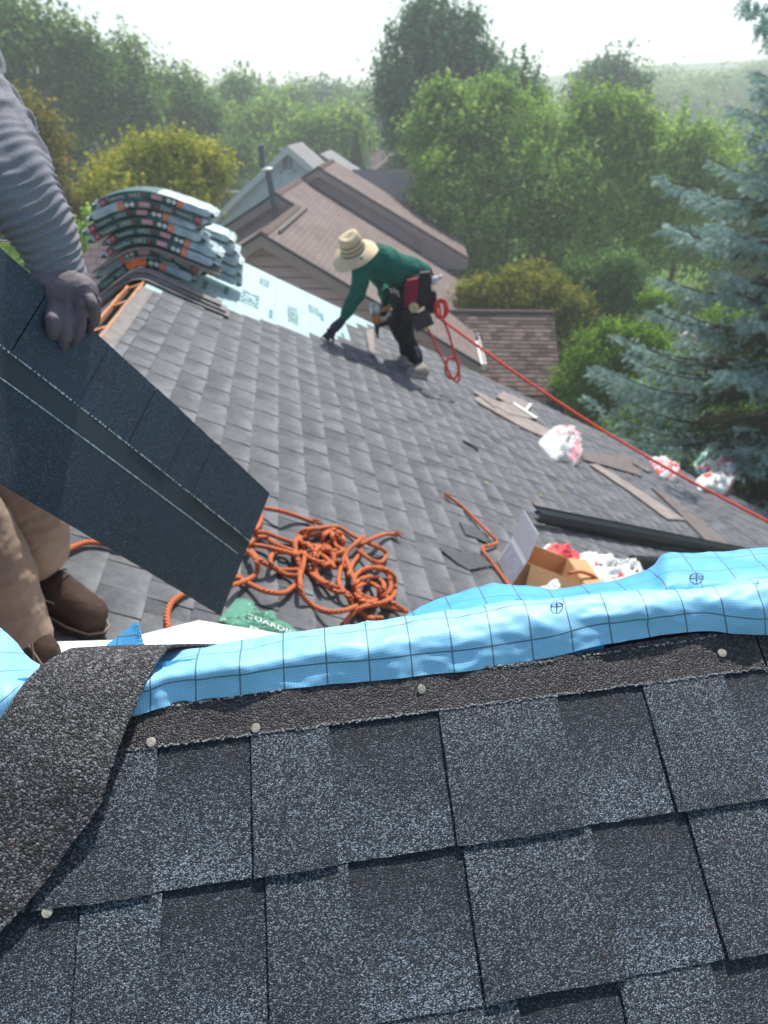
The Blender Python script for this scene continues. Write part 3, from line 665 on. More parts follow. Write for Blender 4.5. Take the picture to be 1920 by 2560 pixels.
# ================================================================== neighbouring houses
GV = V(.0436, .999, 0); HV = V(.999, -.0436, 0); T30 = math.tan(radians(30))
def L(g, h, z): return GV * g + HV * h + ZV * z
def wall_down(mb, pts, zb, n, th=.15, mi=0): pass
nb = thing('neighbour_house', (0, 22, GZ), 'taupe neighbouring house with three overlapping brown gable roofs behind the crouching roofer', 'house')
zA, hA, gA = -2.398, -3.529, 16.75          # peak of the front gable
E1 = 1.66                                   # right eave
def zR(h, dz=0): return zA - (h - hA) * T30 + dz     # shared right slope
gC = 27.3
def lath(mb, a, b, n, w, th): mb.slab([a, b, b + n * w, a + n * w], np.cross(b - a, n), th)
# right slope, shared by the front and the middle gable
hB = -4.109; zB = zR(hB)
def uvslab(mb, pts, n, th, uo, uu, uv_, mi=0):
    """roof slab with metric uv: uo origin, uu / uv_ unit axes"""
    nn = n / np.linalg.norm(n); U = [((p - uo) @ uu, (p - uo) @ uv_) for p in pts]
    mb.poly(pts, mi, U); lo = [p - nn * th for p in pts]; mb.poly(lo[::-1], mi, U[::-1])
    for i in range(len(pts)): j = (i + 1) % len(pts); mb.poly([pts[i], lo[i], lo[j], pts[j]], mi, [U[i], U[i], U[j], U[j]])
nR_ = HV * sin(radians(30)) + ZV * cos(radians(30)); nL_ = -HV * sin(radians(30)) + ZV * cos(radians(30))
dR = HV * cos(radians(30)) - ZV * sin(radians(30)); dL = -HV * cos(radians(30)) - ZV * sin(radians(30))
mb = MB(); o = L(gA, hA, zA)
uvslab(mb, [L(gA, hA, zA), L(gA, E1, zR(E1)), L(gC + 1.2, E1, zR(E1)), L(gC + 1.2, hB, zB), L(22.0, hB, zB), L(22.0, hA, zA)], nR_, .12, o, GV, dR)
uvslab(mb, [L(gA, hA, zA), L(22.4, hA, zA), L(22.4, hA - 3.6, zA - 3.6 * T30), L(gA, hA - 3.6, zA - 3.6 * T30)][::-1], nL_, .12, o, GV, dL)
uvslab(mb, [L(21.9, hB, zB), L(gC + 1, hB, zB), L(gC + 1, hB - 6, zB - 6 * T30), L(21.9, hB - 6, zB - 6 * T30)][::-1], nL_, .12, o, GV, dL)
mb.build('roof', M_BROOF, nb)
# third gable
gP = atY(796, 417, 26.9); hC, zC = gP @ HV, gP[2]; gCf = gP @ GV
ee = atY(1169, 639, 27.0); hCe = ee @ HV; TC = (zC - ee[2]) / (hCe - hC); gCb = gCf + 2.4
bp = ray(839, 398); k = (zC) / bp[2]; bp = bp * k; gCb = bp @ GV
mb = MB(); nC = HV * TC + ZV; nC /= np.linalg.norm(nC); dC = HV - ZV * TC; dC /= np.linalg.norm(dC)
uvslab(mb, [L(gCf, hC, zC), L(gCf, hCe, ee[2]), L(gCb, hCe, ee[2]), L(gCb, hC, zC)], nC, .14, L(gCf, hC, zC), GV, dC)
nCl = -HV * TC + ZV; uvslab(mb, [L(gCf, hC, zC), L(gCb, hC, zC), L(gCb, hC - 5, zC - 5 * TC), L(gCf, hC - 5, zC - 5 * TC)][::-1], nCl, .14, L(gCf, hC, zC), GV, -HV)
mb.build('roof', M_BROOF, nb, label='rearmost and highest of the brown roofs')
# gable faces built of lap siding boards
def siding(mbname, g, hp, zp, hl, hr, t, zbot, drop=.30, bh=.20, skip=None):
    """lap boards filling the triangle under a rake on the plane g"""
    z = zp - drop
    zt = z; n = 0
    while zt > zbot and n < 60:
        z0 = zt - bh; w_l = max(hl, hp - (zp - drop - z0) / t); w_r = min(hr, hp + (zp - drop - z0) / t)
        wt_l = max(hl, hp - (zp - drop - zt) / t); wt_r = min(hr, hp + (zp - drop - zt) / t)
        mb = MB(); top = [L(g, wt_l, zt - .045), L(g, wt_r, zt - .045)]; bot = [L(g - .045, w_l, z0), L(g - .045, w_r, z0)]
        if wt_r - wt_l < .02: top = [L(g, hp, zt), L(g, hp + .01, zt)]
        mb.poly([bot[0], bot[1], top[1], top[0]]); b2 = [L(g + .01, w_l, z0), L(g + .01, w_r, z0)]; mb.poly([b2[0], b2[1], bot[1], bot[0]])
        mb.build('siding_board', M_SIDING, nb); zt = z0; n += 1
siding('A', gA + .38, hA, zA, hA - 3.4, E1 - .35, T30, -6.6, bh=.25)
mb = MB(); w = gA + .64
mb.slab([L(w, hA, zA - .2), L(w, E1 - .35, zR(E1 - .35) - .2), L(w, E1 - .35, GZ), L(w, hA - 5.2, GZ), L(w, hA - 5.2, zA - .2 - 5.2 * T30)], GV, .2)
mb.slab([L(22.4, hB, zB - .2), L(22.4, hA, zA - .2), L(22.4, hA, GZ), L(22.4, hB - 6, GZ), L(22.4, hB - 6, zB - .2 - 6 * T30)], GV, .2)
mb.slab([L(gCf + .45, hC, zC - .15), L(gCf + .45, hCe - .9, zC - .15 - (hCe - .9 - hC) * TC), L(gCf + .45, hCe - .9, GZ), L(gCf + .45, hC - 5, GZ), L(gCf + .45, hC - 5, zC - .15 - 5 * TC)], GV, .2)
mb.slab([L(w, E1 - .35, zR(E1 - .35) - .15), L(gC, E1 - .35, zR(E1 - .35) - .15), L(gC, E1 - .35, GZ), L(w, E1 - .35, GZ)], HV, .2)
mb.slab([L(gCf + .5, hCe - .9, ee[2] - .1), L(gCb, hCe - .9, ee[2] - .1), L(gCb, hCe - .9, GZ), L(gCf + .5, hCe - .9, GZ)], HV, .2)
mb.build('wall', M_SIDING, nb)
mb = MB()   # boxed eave return of the third gable
mb.box(L(gCf + .02, hCe - 1.75, ee[2] - .42), HV * 1.72, GV * .44, ZV * .02); mb.slab([L(gCf + .02, hCe - 1.75, ee[2] + 1.75 * TC - .16), L(gCf + .02, hCe - .03, ee[2] - .16), L(gCf + .02, hCe - .03, ee[2] - .42), L(gCf + .02, hCe - 1.75, ee[2] - .42)], GV, .03)
mb.build('eave_return', M_SIDSH, nb)
# rake boards: pale fascia with dark drip line above
for (g, hp, zp, he, t) in ((gA, hA, zA, E1, T30), (gA, hA, zA, hA - 3.6, T30), (21.9, hB, zB, hA, T30), (21.9, hB, zB, hB - 6, T30), (gCf, hC, zC, hCe, TC), (gCf, hC, zC, hC - 2.6, TC)):
    sgn = 1 if he > hp else -1; ze = zp - abs(he - hp) * t; mb = MB()
    mb.slab([L(g - .03, hp, zp - .07), L(g - .03, he, ze - .07), L(g - .03, he, ze - .32), L(g - .03, hp, zp - .32)], GV, .03); mb.build('rake_board', M_SIDSH, nb)
    mb = MB(); mb.slab([L(g - .04, hp, zp + .01), L(g - .04, he, ze + .01), L(g - .04, he, ze - .06), L(g - .04, hp, zp - .06)], GV, .05); mb.build('drip_edge', M_METAL2, nb)
# ridge caps
for (g0, g1, hp, zp) in ((gA, 22.0, hA, zA), (21.9, gC, hB, zB), (gCf, gCb, hC, zC)):
    mb = MB(); n = int((g1 - g0) / .18)
    for i in range(n):
        a = g0 + i * .18; mb.poly([L(a, hp, zp + .035), L(a + .2, hp, zp + .025), L(a + .2, hp + .15, zp + .02 - .15 * T30), L(a, hp + .15, zp + .035 - .15 * T30)], 0, None); mb.poly([L(a, hp, zp + .035), L(a, hp - .15, zp + .035 - .15 * T30), L(a + .2, hp - .15, zp + .02 - .15 * T30), L(a + .2, hp, zp + .025)])
    mb.build('ridge_cap', M_BTABL, nb, kind='stuff')
mb = MB(); mb.tube([L(17.5, hA + .28, zA - .10), L(22.2, hA + .28, zA - .10)], .035, 6); mb.build('ridge_flashing', simple('dark ridge flashing', (.09, .08, .08), .5), nb)
# gutters
mb = MB(); g0 = gA + .0
def gut(g0, g1):
    m = MB(); a = L(g0, E1, zR(E1) - .02); m.box(a - ZV * .14, GV * (g1 - g0), HV * .13, ZV * .012); m.box(a - ZV * .14 + HV * .12, GV * (g1 - g0), HV * .015, ZV * .15); m.box(a - ZV * .14, GV * (g1 - g0), HV * .012, ZV * .13); m.box(a - ZV * .14, GV * .012, HV * .13, ZV * .15); m.build('gutter', M_GUTTER, nb)
gut(gA - .02, 19.2); gut(19.35, gC - .2)
# vent pipes
def pipe(x, y0, y1, x1, Y, r, cap, label):
    t = thing('vent_pipe', atY(x, y0, Y), label, 'vent pipe'); m = MB(); a = atY(x, y0, Y); b = atY(x1, y1, Y - .05); m.tube([a, b], r, 14); m.build('pipe', M_PIPE, t)
    if cap: m = MB(); m.lathe(b, b - a, [(r * 1.1, -.05), (r * 1.35, -.03), (r * 1.8, .0), (r * 1.75, .025), (r * 1.0, .05), (0, .055)], 14); m.build('cap', M_PIPEL, t)
pipe(692, 552, 424, 669, 21.4, .085, True, 'tall grey metal vent pipe with a pale cap on the taupe house')
pipe(655, 420, 362, 652, 29.0, .10, False, 'thin grey vent pipe farther back before the pale house')
# brown roof seen at the left beyond the bundles and a small piece of roof by the stack
lh = thing('neighbour_house', (-8, 14, GZ), 'brown shingled roof end showing at the left behind the stacked bundles', 'house')
q = atY(236, 586, 11.2); mb = MB(); uvslab(mb, [q, q + V(.62, 0, 0), q + V(.62, -3.4, -2.6), q + V(-.95, -3.4, -2.6)], V(0, -.6, .8), .12, q, V(1, 0, 0), V(0, .79, .61)); mb.build('roof', m_brick_roof('pinkish brown shingles', (.135, .10, .10), (.18, .14, .135), .22, .143), lh)
mb = MB(); mb.box(V(q[0] - .8, 8.1, GZ), V(1.35, 0, 0), V(0, 3, 0), V(0, 0, q[2] - 2.6 - GZ)); mb.build('wall', M_SIDING, lh)
# brown garage roof at the right, shingle by shingle
gh = thing('garage', (5, 20, GZ), 'low garage with a brown tabbed shingle roof below the red rope at right', 'garage')
P0 = atY(1383, 783, 20.0); upg = GV * cos(radians(30)) + ZV * sin(radians(30)); nG = -GV * sin(radians(30)) + ZV * cos(radians(30)); WG = 4.2
mb = MB(); mb.slab([P0 + nG * -.01, P0 - HV * WG - nG * .01, P0 - HV * WG - upg * 4.6 - nG * .01, P0 - upg * 4.6 - nG * .01], nG, .12); mb.slab([P0, P0 - HV * WG, P0 - HV * WG + GV * 3 - ZV * 1.7, P0 + GV * 3 - ZV * 1.7], ZV + GV * .5, .1); groofm = mb.build('roof', M_BTABD, gh)
rows = 0
for k in range(20):
    h0 = -rr.random() * .2
    while h0 < WG - .03:
        wq = rr.uniform(.19, .30); h1 = min(WG, h0 + wq); a = P0 - HV * max(0, h0 + .006) - upg * .150 * k; b = P0 - HV * (h1 - .006) - upg * .150 * k
        m = MB(); lo = -upg * .158; m.poly([a + nG * .004, b + nG * .004, b + lo + nG * .022, a + lo + nG * .022]); m.poly([a + lo + nG * .022, b + lo + nG * .022, b + lo + nG * .002, a + lo + nG * .002]); 
        m.build('shingle', rr.choice([M_BTAB, M_BTAB, M_BTABD, M_BTABL]), groofm); h0 = h1
mb = MB(); mb.tube([P0 + nG * .02 + HV * .02, P0 - HV * WG + nG * .02], .07, 8); mb.build('ridge_cap', M_BTAB, gh)
mb = MB(); mb.box(P0 - HV * WG - upg * 4.3 - ZV * .1, HV * (WG - .2), GV * 6, ZV * (GZ - (P0 - upg * 4.3)[2] + .1)); mb.build('wall', M_SIDING, gh)
# pale gabled house
wh = thing('neighbour_house', (-5, 42, GZ), 'pale blue grey house with a steep gable and small attic vent window', 'house')
Y = 38.0; pk = atY(720, 370, Y); le = atY(520, 562, Y); tw = (pk[2] - le[2]) / (pk[0] - le[0]); re = V(pk[0] + 6.8, Y, pk[2] - 6.8 * tw)
mb = MB(); mb.slab([pk, le, V(le[0], Y, GZ - 1), V(re[0], Y, GZ - 1), re], V(0, -1, 0), .2); mb.build('wall', M_WSID, wh)
mb = MB(); rdg = V(.06, .998, 0) * 4.2
uvslab(mb, [pk + V(0, -.3, .12), re + V(0, -.3, .12), re + rdg + V(0, 0, .12), pk + rdg + V(0, 0, .12)], V(tw, 0, 1), .15, pk, V(0, 1, 0), V(.85, 0, -.5))
uvslab(mb, [pk + V(0, -.3, .12), pk + rdg + V(0, 0, .12), le + rdg + V(0, 0, .12), le + V(0, -.3, .12)], V(-tw, 0, 1), .15, pk, V(0, 1, 0), V(-.85, 0, -.5)); mb.build('roof', M_GROOF, wh)
mb = MB(); n_ = V(0, -1, 0)
for e in (le, re): mb.slab([pk + V(0, -.33, .1), e + V(0, -.33, .1), e + V(0, -.33, -.25), pk + V(0, -.33, -.25)], n_, .05)
mb.build('rake_board', M_WTRIM, wh)
for i in range(26):
    xx = le[0] + .5 + i * .42; zt = pk[2] - abs(xx - pk[0]) * tw - .3
    if zt > -7: mb = MB(); mb.box(V(xx, Y - .04, -8), V(.05, 0, 0), V(0, .05, 0), V(0, 0, zt + 8)); mb.build('batten', M_WSID, wh)
mb = MB(); mb.box(atY(560, 476, Y - .05), V(6.4, 0, 0), V(0, .06, 0), V(0, 0, -.12)); mb.build('trim_band', M_WTRIM, wh)
c = atY(718, 403, Y - .05); fr = MB()
for a, b, s1, s2 in ((-.36, -.5, .72, .09), (-.36, .42, .72, .09), (-.36, -.5, .08, 1.0), (.28, -.5, .08, 1.0)): fr.box(c + V(a, -.03, b), V(s1, 0, 0), V(0, .08, 0), V(0, 0, s2))
f = fr.build('window', M_WTRIM, wh)
for i in range(7): mb = MB(); mb.slab([c + V(-.27, .0, -.40 + i * .12), c + V(.27, .0, -.40 + i * .12), c + V(.27, .05, -.29 + i * .12), c + V(-.27, .05, -.29 + i * .12)], V(0, -1, .3), .01); mb.build('louvre', M_LOUVER, f)
# second ridge of the pale house
q = atY(800, 385, 44); mb = MB(); uvslab(mb, [q, q + V(4.8, 0, -2.7), q + V(4.8, 5, -2.7), q + V(.3, 5, 0)], V(.5, 0, .85), .15, q, V(0, 1, 0), V(.87, 0, -.5)); uvslab(mb, [q, q + V(.3, 5, 0), q + V(-3, 5, -1.9), q + V(-3, 0, -1.9)], V(-.5, 0, .85), .15, q, V(0, 1, 0), V(-.87, 0, -.5)); mb.build('roof', M_GROOF, wh, label='lower rear roof')
# dark roofed house
dh = thing('neighbour_house', (3, 36, GZ), 'dark slate roofed house between the taupe gables and the big maple', 'house')
Y = 34.0; a, b = atY(880, 424, Y), atY(1057, 412, Y); b[2] = a[2] + .05; mb = MB(); dv = V(.02, -.80, -.62) * 4.2
uvslab(mb, [a, b, b + dv, a + dv], V(0, -.6, .8), .15, a, V(1, 0, 0), V(0, .79, .6)); bb = V(0, .8, -.62) * 3; uvslab(mb, [a, b, b + bb, a + bb], V(0, .6, .8), .15, a, V(1, 0, 0), V(0, .79, -.6)); 
mb.build('roof', M_DROOF, dh)
mb = MB(); q = a + dv * .95; mb.box(V(q[0] + .2, q[1], GZ - 1), V(b[0] - a[0] - .4, 0, 0), V(0, 5.4, 0), V(0, 0, q[2] - GZ + 1)); mb.build('wall', M_WSID, dh)
mb = MB(); mb.slab([a + V(0, 0, -.1), a + V(.15, 0, -.1), a + V(.15, 0, 0), a], V(0, -1, 0), .1); 
# far small house with tan gable
fh = thing('neighbour_house', (6, 58, GZ), 'small far house with a tan gable peeking over the dark roof', 'house')
Y = 55; pk = atY(985, 392, Y); mb = MB(); l_, r__ = pk + V(-2.0, 0, -1.45), pk + V(2.2, 0, -1.3)
mb.slab([pk, l_, V(l_[0], Y, GZ), V(r__[0], Y, GZ), r__], V(0, -1, 0), .2); mb.build('wall', simple('tan gable boards', (.42, .33, .27), .8), fh)
mb = MB(); uvslab(mb, [pk + V(0, -.3, .1), r__ + V(0, -.3, .1), r__ + V(0, 5, .1), pk + V(0, 5, .1)], V(.6, 0, .8), .2, pk, V(0, 1, 0), V(.8, 0, -.6)); uvslab(mb, [pk + V(0, -.3, .1), pk + V(0, 5, .1), l_ + V(0, 5, .1), l_ + V(0, -.3, .1)], V(-.6, 0, .8), .2, pk, V(0, 1, 0), V(-.8, 0, -.6))
q = atY(930, 376, 62); uvslab(mb, [q, q + V(4.5, 0, .1), q + V(4.7, -3, -2.2), q + V(-.3, -3, -2.2)], V(0, -.6, .8), .15, q, V(1, 0, 0), V(0, .8, .6)); mb.build('roof', m_brick_roof('far brown shingles', (.13, .10, .10), (.17, .13, .13), .4, .2), fh)
mb = MB(); q = q + V(.3, -2.6, -2.2); mb.box(V(q[0], q[1], GZ), V(4, 0, 0), V(0, 3, 0), V(0, 0, q[2] - GZ)); mb.build('wall', M_SIDING, fh)
# ================================================================== trees
def leafmesh(name, cen, nrm, size, tint, mat, parent=None, org=None, aspect=.6, kind=None, tri=False):
    n = len(cen); A = rng.normal(size=(n, 3)); X = np.cross(nrm, A); X /= np.linalg.norm(X, axis=1)[:, None] + 1e-9; Y = np.cross(nrm, X); Y /= np.linalg.norm(Y, axis=1)[:, None] + 1e-9
    s = size[:, None]; X = X * s; Y = Y * s * aspect
    org = np.array(org if org is not None else (cen[:, 0].mean(), cen[:, 1].mean(), cen[:, 2].min()))
    c = cen - org
    vs = np.stack([c - X, c - Y * .9 + X * .1, c + X, c + Y * .9 + X * .1], 1).reshape(-1, 3)
    me = bpy.data.meshes.new(name); me.vertices.add(4 * n); me.vertices.foreach_set('co', vs.astype(np.float32).ravel())
    me.loops.add(4 * n); me.loops.foreach_set('vertex_index', np.arange(4 * n, dtype=np.int32)); me.polygons.add(n); me.polygons.foreach_set('loop_start', np.arange(0, 4 * n, 4, dtype=np.int32))
    me.update(calc_edges=True); at_ = me.attributes.new('tint', 'FLOAT', 'FACE'); at_.data.foreach_set('value', tint.astype(np.float32)); 
    o = link(name, me, parent, org, mat)
    if kind: o['kind'] = kind
    return o
def lobe_leaves(c, R, ncl, per, leaf, crad, bias=0.0, spiky=0.0):
    d = rng.normal(size=(ncl, 3)); d /= np.linalg.norm(d, axis=1)[:, None]
    rad = 1 - .55 * rng.random(ncl) ** 2.2
    ph = rng.random(3) * 6; bump = 1 + .13 * np.sin(d[:, 0] * 5 + ph[0]) * np.cos(d[:, 2] * 4 + ph[1]) + .09 * np.sin(d[:, 1] * 9 + ph[2]) + spiky * rng.random(ncl) ** 3
    cc = c + d * (rad * bump)[:, None] * R
    ct = np.clip(rng.random(ncl) ** 1.3 * .85 + .22 * np.clip(d[:, 2], -.2, 1) * 0 + bias, 0, 1)
    o = rng.normal(size=(ncl, per, 3)) * crad * np.array([1, 1, .62]); p = (cc[:, None] + o).reshape(-1, 3)
    n = rng.normal(size=(ncl * per, 3)); od = o.reshape(-1, 3) / (crad + 1e-9); n = n * .40; n[:, 2] = np.abs(n[:, 2]) + .75; n += .55 * np.repeat(d, per, 0) + .70 * od; n /= np.linalg.norm(n, axis=1)[:, None]
    s = leaf * rng.uniform(.55, 1.3, ncl * per); t = np.clip(np.repeat(ct, per) + rng.normal(size=ncl * per) * .22 + .35 * (rng.random(ncl * per) > .90), 0, 1)  # a few random leaves get sun highlights put into their tint
    return p, n, s, t
def tree(name, label, Y, lobes, mat, leaf=.11, crad=.38, dens=1.0, trunk=True, cat='tree', group=None, spiky=.15, bias=0.0, per=26, zb=GZ):
    """lobes: (px, py, half width px, half height px[, dY]) on the plane y = Y (+dY)"""
    W = []; 
    for lb in lobes:
        px, py, rx, ry = lb[:4]; dy = lb[4] if len(lb) > 4 else 0
        c = atY(px, py, Y + dy); k = c[1] / ray(px, py)[1] / FPX; W.append((c, V(rx * k, (rx + ry) * .5 * k, ry * k)))
    base = V(np.mean([c[0] for c, R in W]), Y, zb)
    t = thing(name, base, label, cat, group)
    ps = [[], [], [], []]
    W2 = []
    for c, R in W:
        W2.append((c, R * .84))
        m_ = 9 if max(R) / crad > 3.2 else 5
        for q in range(m_):
            d_ = rng.normal(size=3); d_ /= np.linalg.norm(d_); d_[1] = -abs(d_[1]) if rng.random() < .7 else d_[1]; d_[2] += .25; d_ /= np.linalg.norm(d_)
            W2.append((c + d_ * R * rng.uniform(.66, .90), R.mean() * V(1, 1, .78) * rng.uniform(.24, .42)))
    for c, R in W2:
        area = R[0] * R[2] * 12.6; ncl = max(14, int(area / (crad * crad) * .38 * dens))
        for l_, a in zip(ps, lobe_leaves(c, R, ncl, per, leaf, crad, bias + rng.uniform(-.16, .16), spiky)): l_.append(a)
    # leafy shoots standing out of the crown
    for c, R in W:
        m_ = int(min(60, 10 + (R[0] * R[2]) / (crad * crad) * .8)); d_ = rng.normal(size=(m_, 3)); d_ /= np.linalg.norm(d_, axis=1)[:, None]; d_[:, 2] = np.abs(d_[:, 2]) * .9 + .05; d_[:, 1] = np.where(rng.random(m_) < .7, -np.abs(d_[:, 1]), d_[:, 1]); d_ /= np.linalg.norm(d_, axis=1)[:, None]
        b_ = c + d_ * R * .95; L_ = crad * rng.uniform(1.0, 2.6, m_); g_ = d_ * .7 + V(0, 0, .8) + rng.normal(size=(m_, 3)) * .25; g_ /= np.linalg.norm(g_, axis=1)[:, None]; k_ = 26
        tt = np.tile(np.linspace(0, 1, k_), (m_, 1)); p_ = b_[:, None] + g_[:, None] * (L_[:, None] * tt)[..., None] + rng.normal(size=(m_, k_, 3)) * (crad * .30 * (1.15 - tt))[..., None]; p_ = p_.reshape(-1, 3)
        n_ = rng.normal(size=(m_ * k_, 3)) * .45 + np.repeat(d_, k_, 0) * .6 + V(0, 0, .7); n_ /= np.linalg.norm(n_, axis=1)[:, None]
        for l_, a in zip(ps, (p_, n_, leaf * rng.uniform(.6, 1.25, m_ * k_), np.clip(np.repeat(rng.random(m_) * .6 + .35 + bias, k_) + rng.normal(size=m_ * k_) * .15, 0, 1))): l_.append(a)
    P, N, S, T_ = [np.concatenate(a) for a in ps]
    leafmesh('crown', P, N, S, T_, mat, t)
    if trunk:
        mb = MB(); top = np.mean([c for c, R in W], axis=0); H = top[2] - zb; r0 = max(.12, H * .022)
        trk = [base, base + V(.1, 0, H * .4), base * .3 + V(top[0], top[1], zb + H * .75) * .7, V(top[0], top[1], zb + H * .98)]; trk[2][2] = zb + H * .75
        c_ = catmull(trk, 4); mb.tube(c_, list(np.linspace(r0, r0 * .35, len(c_))), 8)
        for c, R in W:
            for q in range(2):
                e = c + rng.normal(size=3) * R * .35; st = c_[rng.integers(len(c_) // 2, len(c_))]; mid = (st + e) / 2 + V(0, 0, .2 * R[2]); b_ = catmull([st, mid, e], 4); mb.tube(b_, list(np.linspace(r0 * .4, r0 * .08, len(b_))), 5)
        mb.build('trunk', M_BARK, t)
    return t
T = tree
T('deciduous_tree', 'tallest dark tree at the upper left edge of the photo', 46, [(60, 130, 150, 120), (170, 230, 110, 130, 2), (30, 330, 130, 150, 1), (-120, 160, 170, 190), (110, 90, 70, 60), (215, 150, 45, 60), (-60, 20, 110, 60)], L_DARK, .17, .62, .62, spiky=.35)
T('deciduous_tree', 'dark tree right of the tallest left tree, its top a pointed spire', 50, [(325, 200, 40, 75), (330, 300, 85, 110), (280, 260, 60, 80, 2), (240, 380, 90, 120, -2)], L_DARK, .17, .62, .62, spiky=.35)
T('deciduous_tree', 'dark rounded tree directly behind the yellow green tree', 54, [(430, 260, 80, 70), (480, 300, 60, 80, 2), (400, 340, 90, 100), (510, 320, 30, 60), (440, 420, 110, 90)], L_DARK, .18, .66, .66, spiky=.3)
T('deciduous_tree', 'dark tree filling the gap behind the worker forearm', 48, [(150, 450, 110, 140), (260, 500, 120, 120), (40, 500, 120, 130)], L_DARK, .17, .66, .6)
T('maple_tree', 'olive and orange tinted tree just behind the raised forearm', 24, [(90, 380, 60, 130), (130, 520, 65, 130), (60, 650, 110, 110), (160, 620, 55, 90, -1), (-40, 500, 90, 160)], L_ORG, .075, .26, .8, cat='tree', spiky=.3)
T('deciduous_tree', 'low green tree behind the glove and bundles', 20, [(120, 700, 110, 100), (230, 640, 70, 90), (20, 780, 120, 100)], L_MID, .07, .25, .7)
T('maple_tree', 'yellow green tree glowing behind the shingle bundles', 25, [(415, 400, 75, 60), (480, 440, 85, 70, 1), (350, 440, 80, 70), (300, 500, 90, 75, -1), (420, 500, 110, 80), (525, 415, 55, 36, 1), (250, 560, 80, 70), (370, 580, 130, 80), (470, 520, 50, 55)], L_YEL, .075, .26, .95, spiky=.35)
T('deciduous_tree', 'dark green tree between the yellow tree and the pale house', 52, [(560, 430, 60, 60), (530, 500, 60, 70), (600, 400, 50, 50)], L_DARK, .11, .4, .7)
# middle belt
T('deciduous_tree', 'slim tree with thin upper twigs left of centre skyline', 70, [(600, 240, 26, 40), (590, 300, 60, 60), (640, 300, 40, 50)], L_FAR, .2, .7, .6, spiky=.4)
T('deciduous_tree', 'light green tree above the pale house gable', 64, [(640, 345, 80, 65), (590, 380, 70, 60), (700, 330, 60, 60)], L_MID, .2, .72, .7)
T('deciduous_tree', 'pale rounded tree on the skyline left of centre', 82, [(720, 275, 55, 42), (700, 310, 70, 50), (760, 320, 50, 50)], L_FAR, .24, .85, .75)
T('deciduous_tree', 'broad far tree on the centre skyline', 100, [(800, 262, 70, 35), (850, 275, 70, 40), (770, 300, 80, 45)], L_BLUE, .3, 1.0, .75)
T('deciduous_tree', 'dark far tree peeping up behind the slim tree', 110, [(665, 250, 38, 25), (620, 285, 60, 30)], L_BLUE, .3, 1.0, .8)
T('deciduous_tree', 'rounded green tree above the taupe roofs', 56, [(820, 350, 75, 60), (760, 370, 70, 55), (870, 345, 50, 55, 1), (800, 400, 80, 50)], L_MID, .18, .64, .75)
T('deciduous_tree', 'far green tree left of the tall larch', 92, [(910, 300, 70, 50), (940, 330, 60, 50), (880, 340, 50, 40)], L_FAR, .28, .9, .75)
def conifer(name, label, x, y0, y1, hw, Y, mat, n=2600, leaf=.16, group=None, zb=GZ):
    top, bot = atY(x, y0, Y), atY(x, y1, Y); k = bot[1] / ray(x, y1)[1] / FPX; R = hw * k; H = top[2] - bot[2]
    t = thing(name, V(top[0], Y, zb), label, 'tree', group); f = rng.random(n) ** .75; a = rng.random(n) * 6.283; rad = R * f * (1 - .45 * rng.random(n) ** 2) * (1 + .16 * np.sin(f * 45))
    P = np.stack([top[0] + rad * np.cos(a), Y + rad * np.sin(a), top[2] - f * H - .12 * rad], 1); N = np.stack([np.cos(a) * .4, np.sin(a) * .4, np.ones(n)], 1) + rng.normal(size=(n, 3)) * .4; N /= np.linalg.norm(N, axis=1)[:, None]
    leafmesh('crown', P, N, leaf * rng.uniform(.6, 1.4, n), np.clip(rng.random(n), 0, 1), mat, t); mb = MB(); mb.tube([V(top[0], Y, zb), top], [.22, .03], 7); mb.build('trunk', M_BARK, t)
conifer('fir_tree', 'small dark pointed fir behind the rearmost taupe ridge', 890, 325, 440, 26, 50, L_DARK, 5000, .13)
# tall feathery tree, centre right
T('larch_tree', 'tall feathery blue green tree rising above the centre skyline', 44, [(1075, 65, 45, 60), (1150, 110, 40, 65), (1040, 150, 75, 75), (1120, 190, 95, 85), (1010, 230, 60, 60, -1), (1190, 210, 50, 75), (1060, 280, 90, 90), (1000, 300, 60, 45), (1040, 370, 80, 80), (990, 180, 45, 45)], L_BLUE, .15, .5, .60, spiky=.5, per=24)
T('deciduous_tree', 'dark blue green tree between the tall feathery tree and the maple', 40, [(1290, 250, 55, 70), (1260, 300, 60, 60), (1310, 330, 60, 70)], L_BLUE, .14, .5, .62, spiky=.4)
T('deciduous_tree', 'dark tree rounded alone on the right skyline', 62, [(1515, 215, 62, 60), (1550, 235, 45, 50), (1480, 240, 45, 50), (1520, 300, 80, 60)], L_BLUE, .2, .7, .75, spiky=.3)
T('deciduous_tree', 'yellow edged dark tree between the maple and the spruce', 34, [(1700, 350, 70, 55), (1750, 400, 70, 70, 1), (1660, 420, 60, 70), (1780, 470, 60, 80)], L_MID, .12, .4, .7, spiky=.2)
# big maple
T('maple_tree', 'big light green maple filling the right centre', 33, [(1140, 330, 105, 75), (1230, 290, 90, 70, 1), (1380, 330, 110, 85), (1540, 320, 80, 75), (1480, 270, 60, 45), (1600, 420, 75, 90), (1210, 450, 110, 90), (1350, 470, 150, 120, -1), (1520, 500, 120, 120), (1100, 380, 65, 60), (1290, 620, 110, 100, -1), (1430, 640, 130, 110, -1), (1570, 640, 100, 100), (1330, 740, 120, 90, -1), (1650, 560, 60, 70), (1150, 280, 45, 40), (1100, 250, 25, 22)], L_MID, .10, .34, .85, spiky=.45)
mb = MB(); b0 = atY(1330, 300, 36)
for (x, y) in ((1345, 175), (1322, 200), (1375, 200), (1400, 215), (1338, 225), (1360, 230), (1310, 240), (1425, 228)):
    e = atY(x, y, 36); c_ = catmull([b0, (b0 + e) / 2 + V(rr.uniform(-.2, .2), 0, 0), e], 4); mb.tube(c_, list(np.linspace(.035, .008, len(c_))), 5)
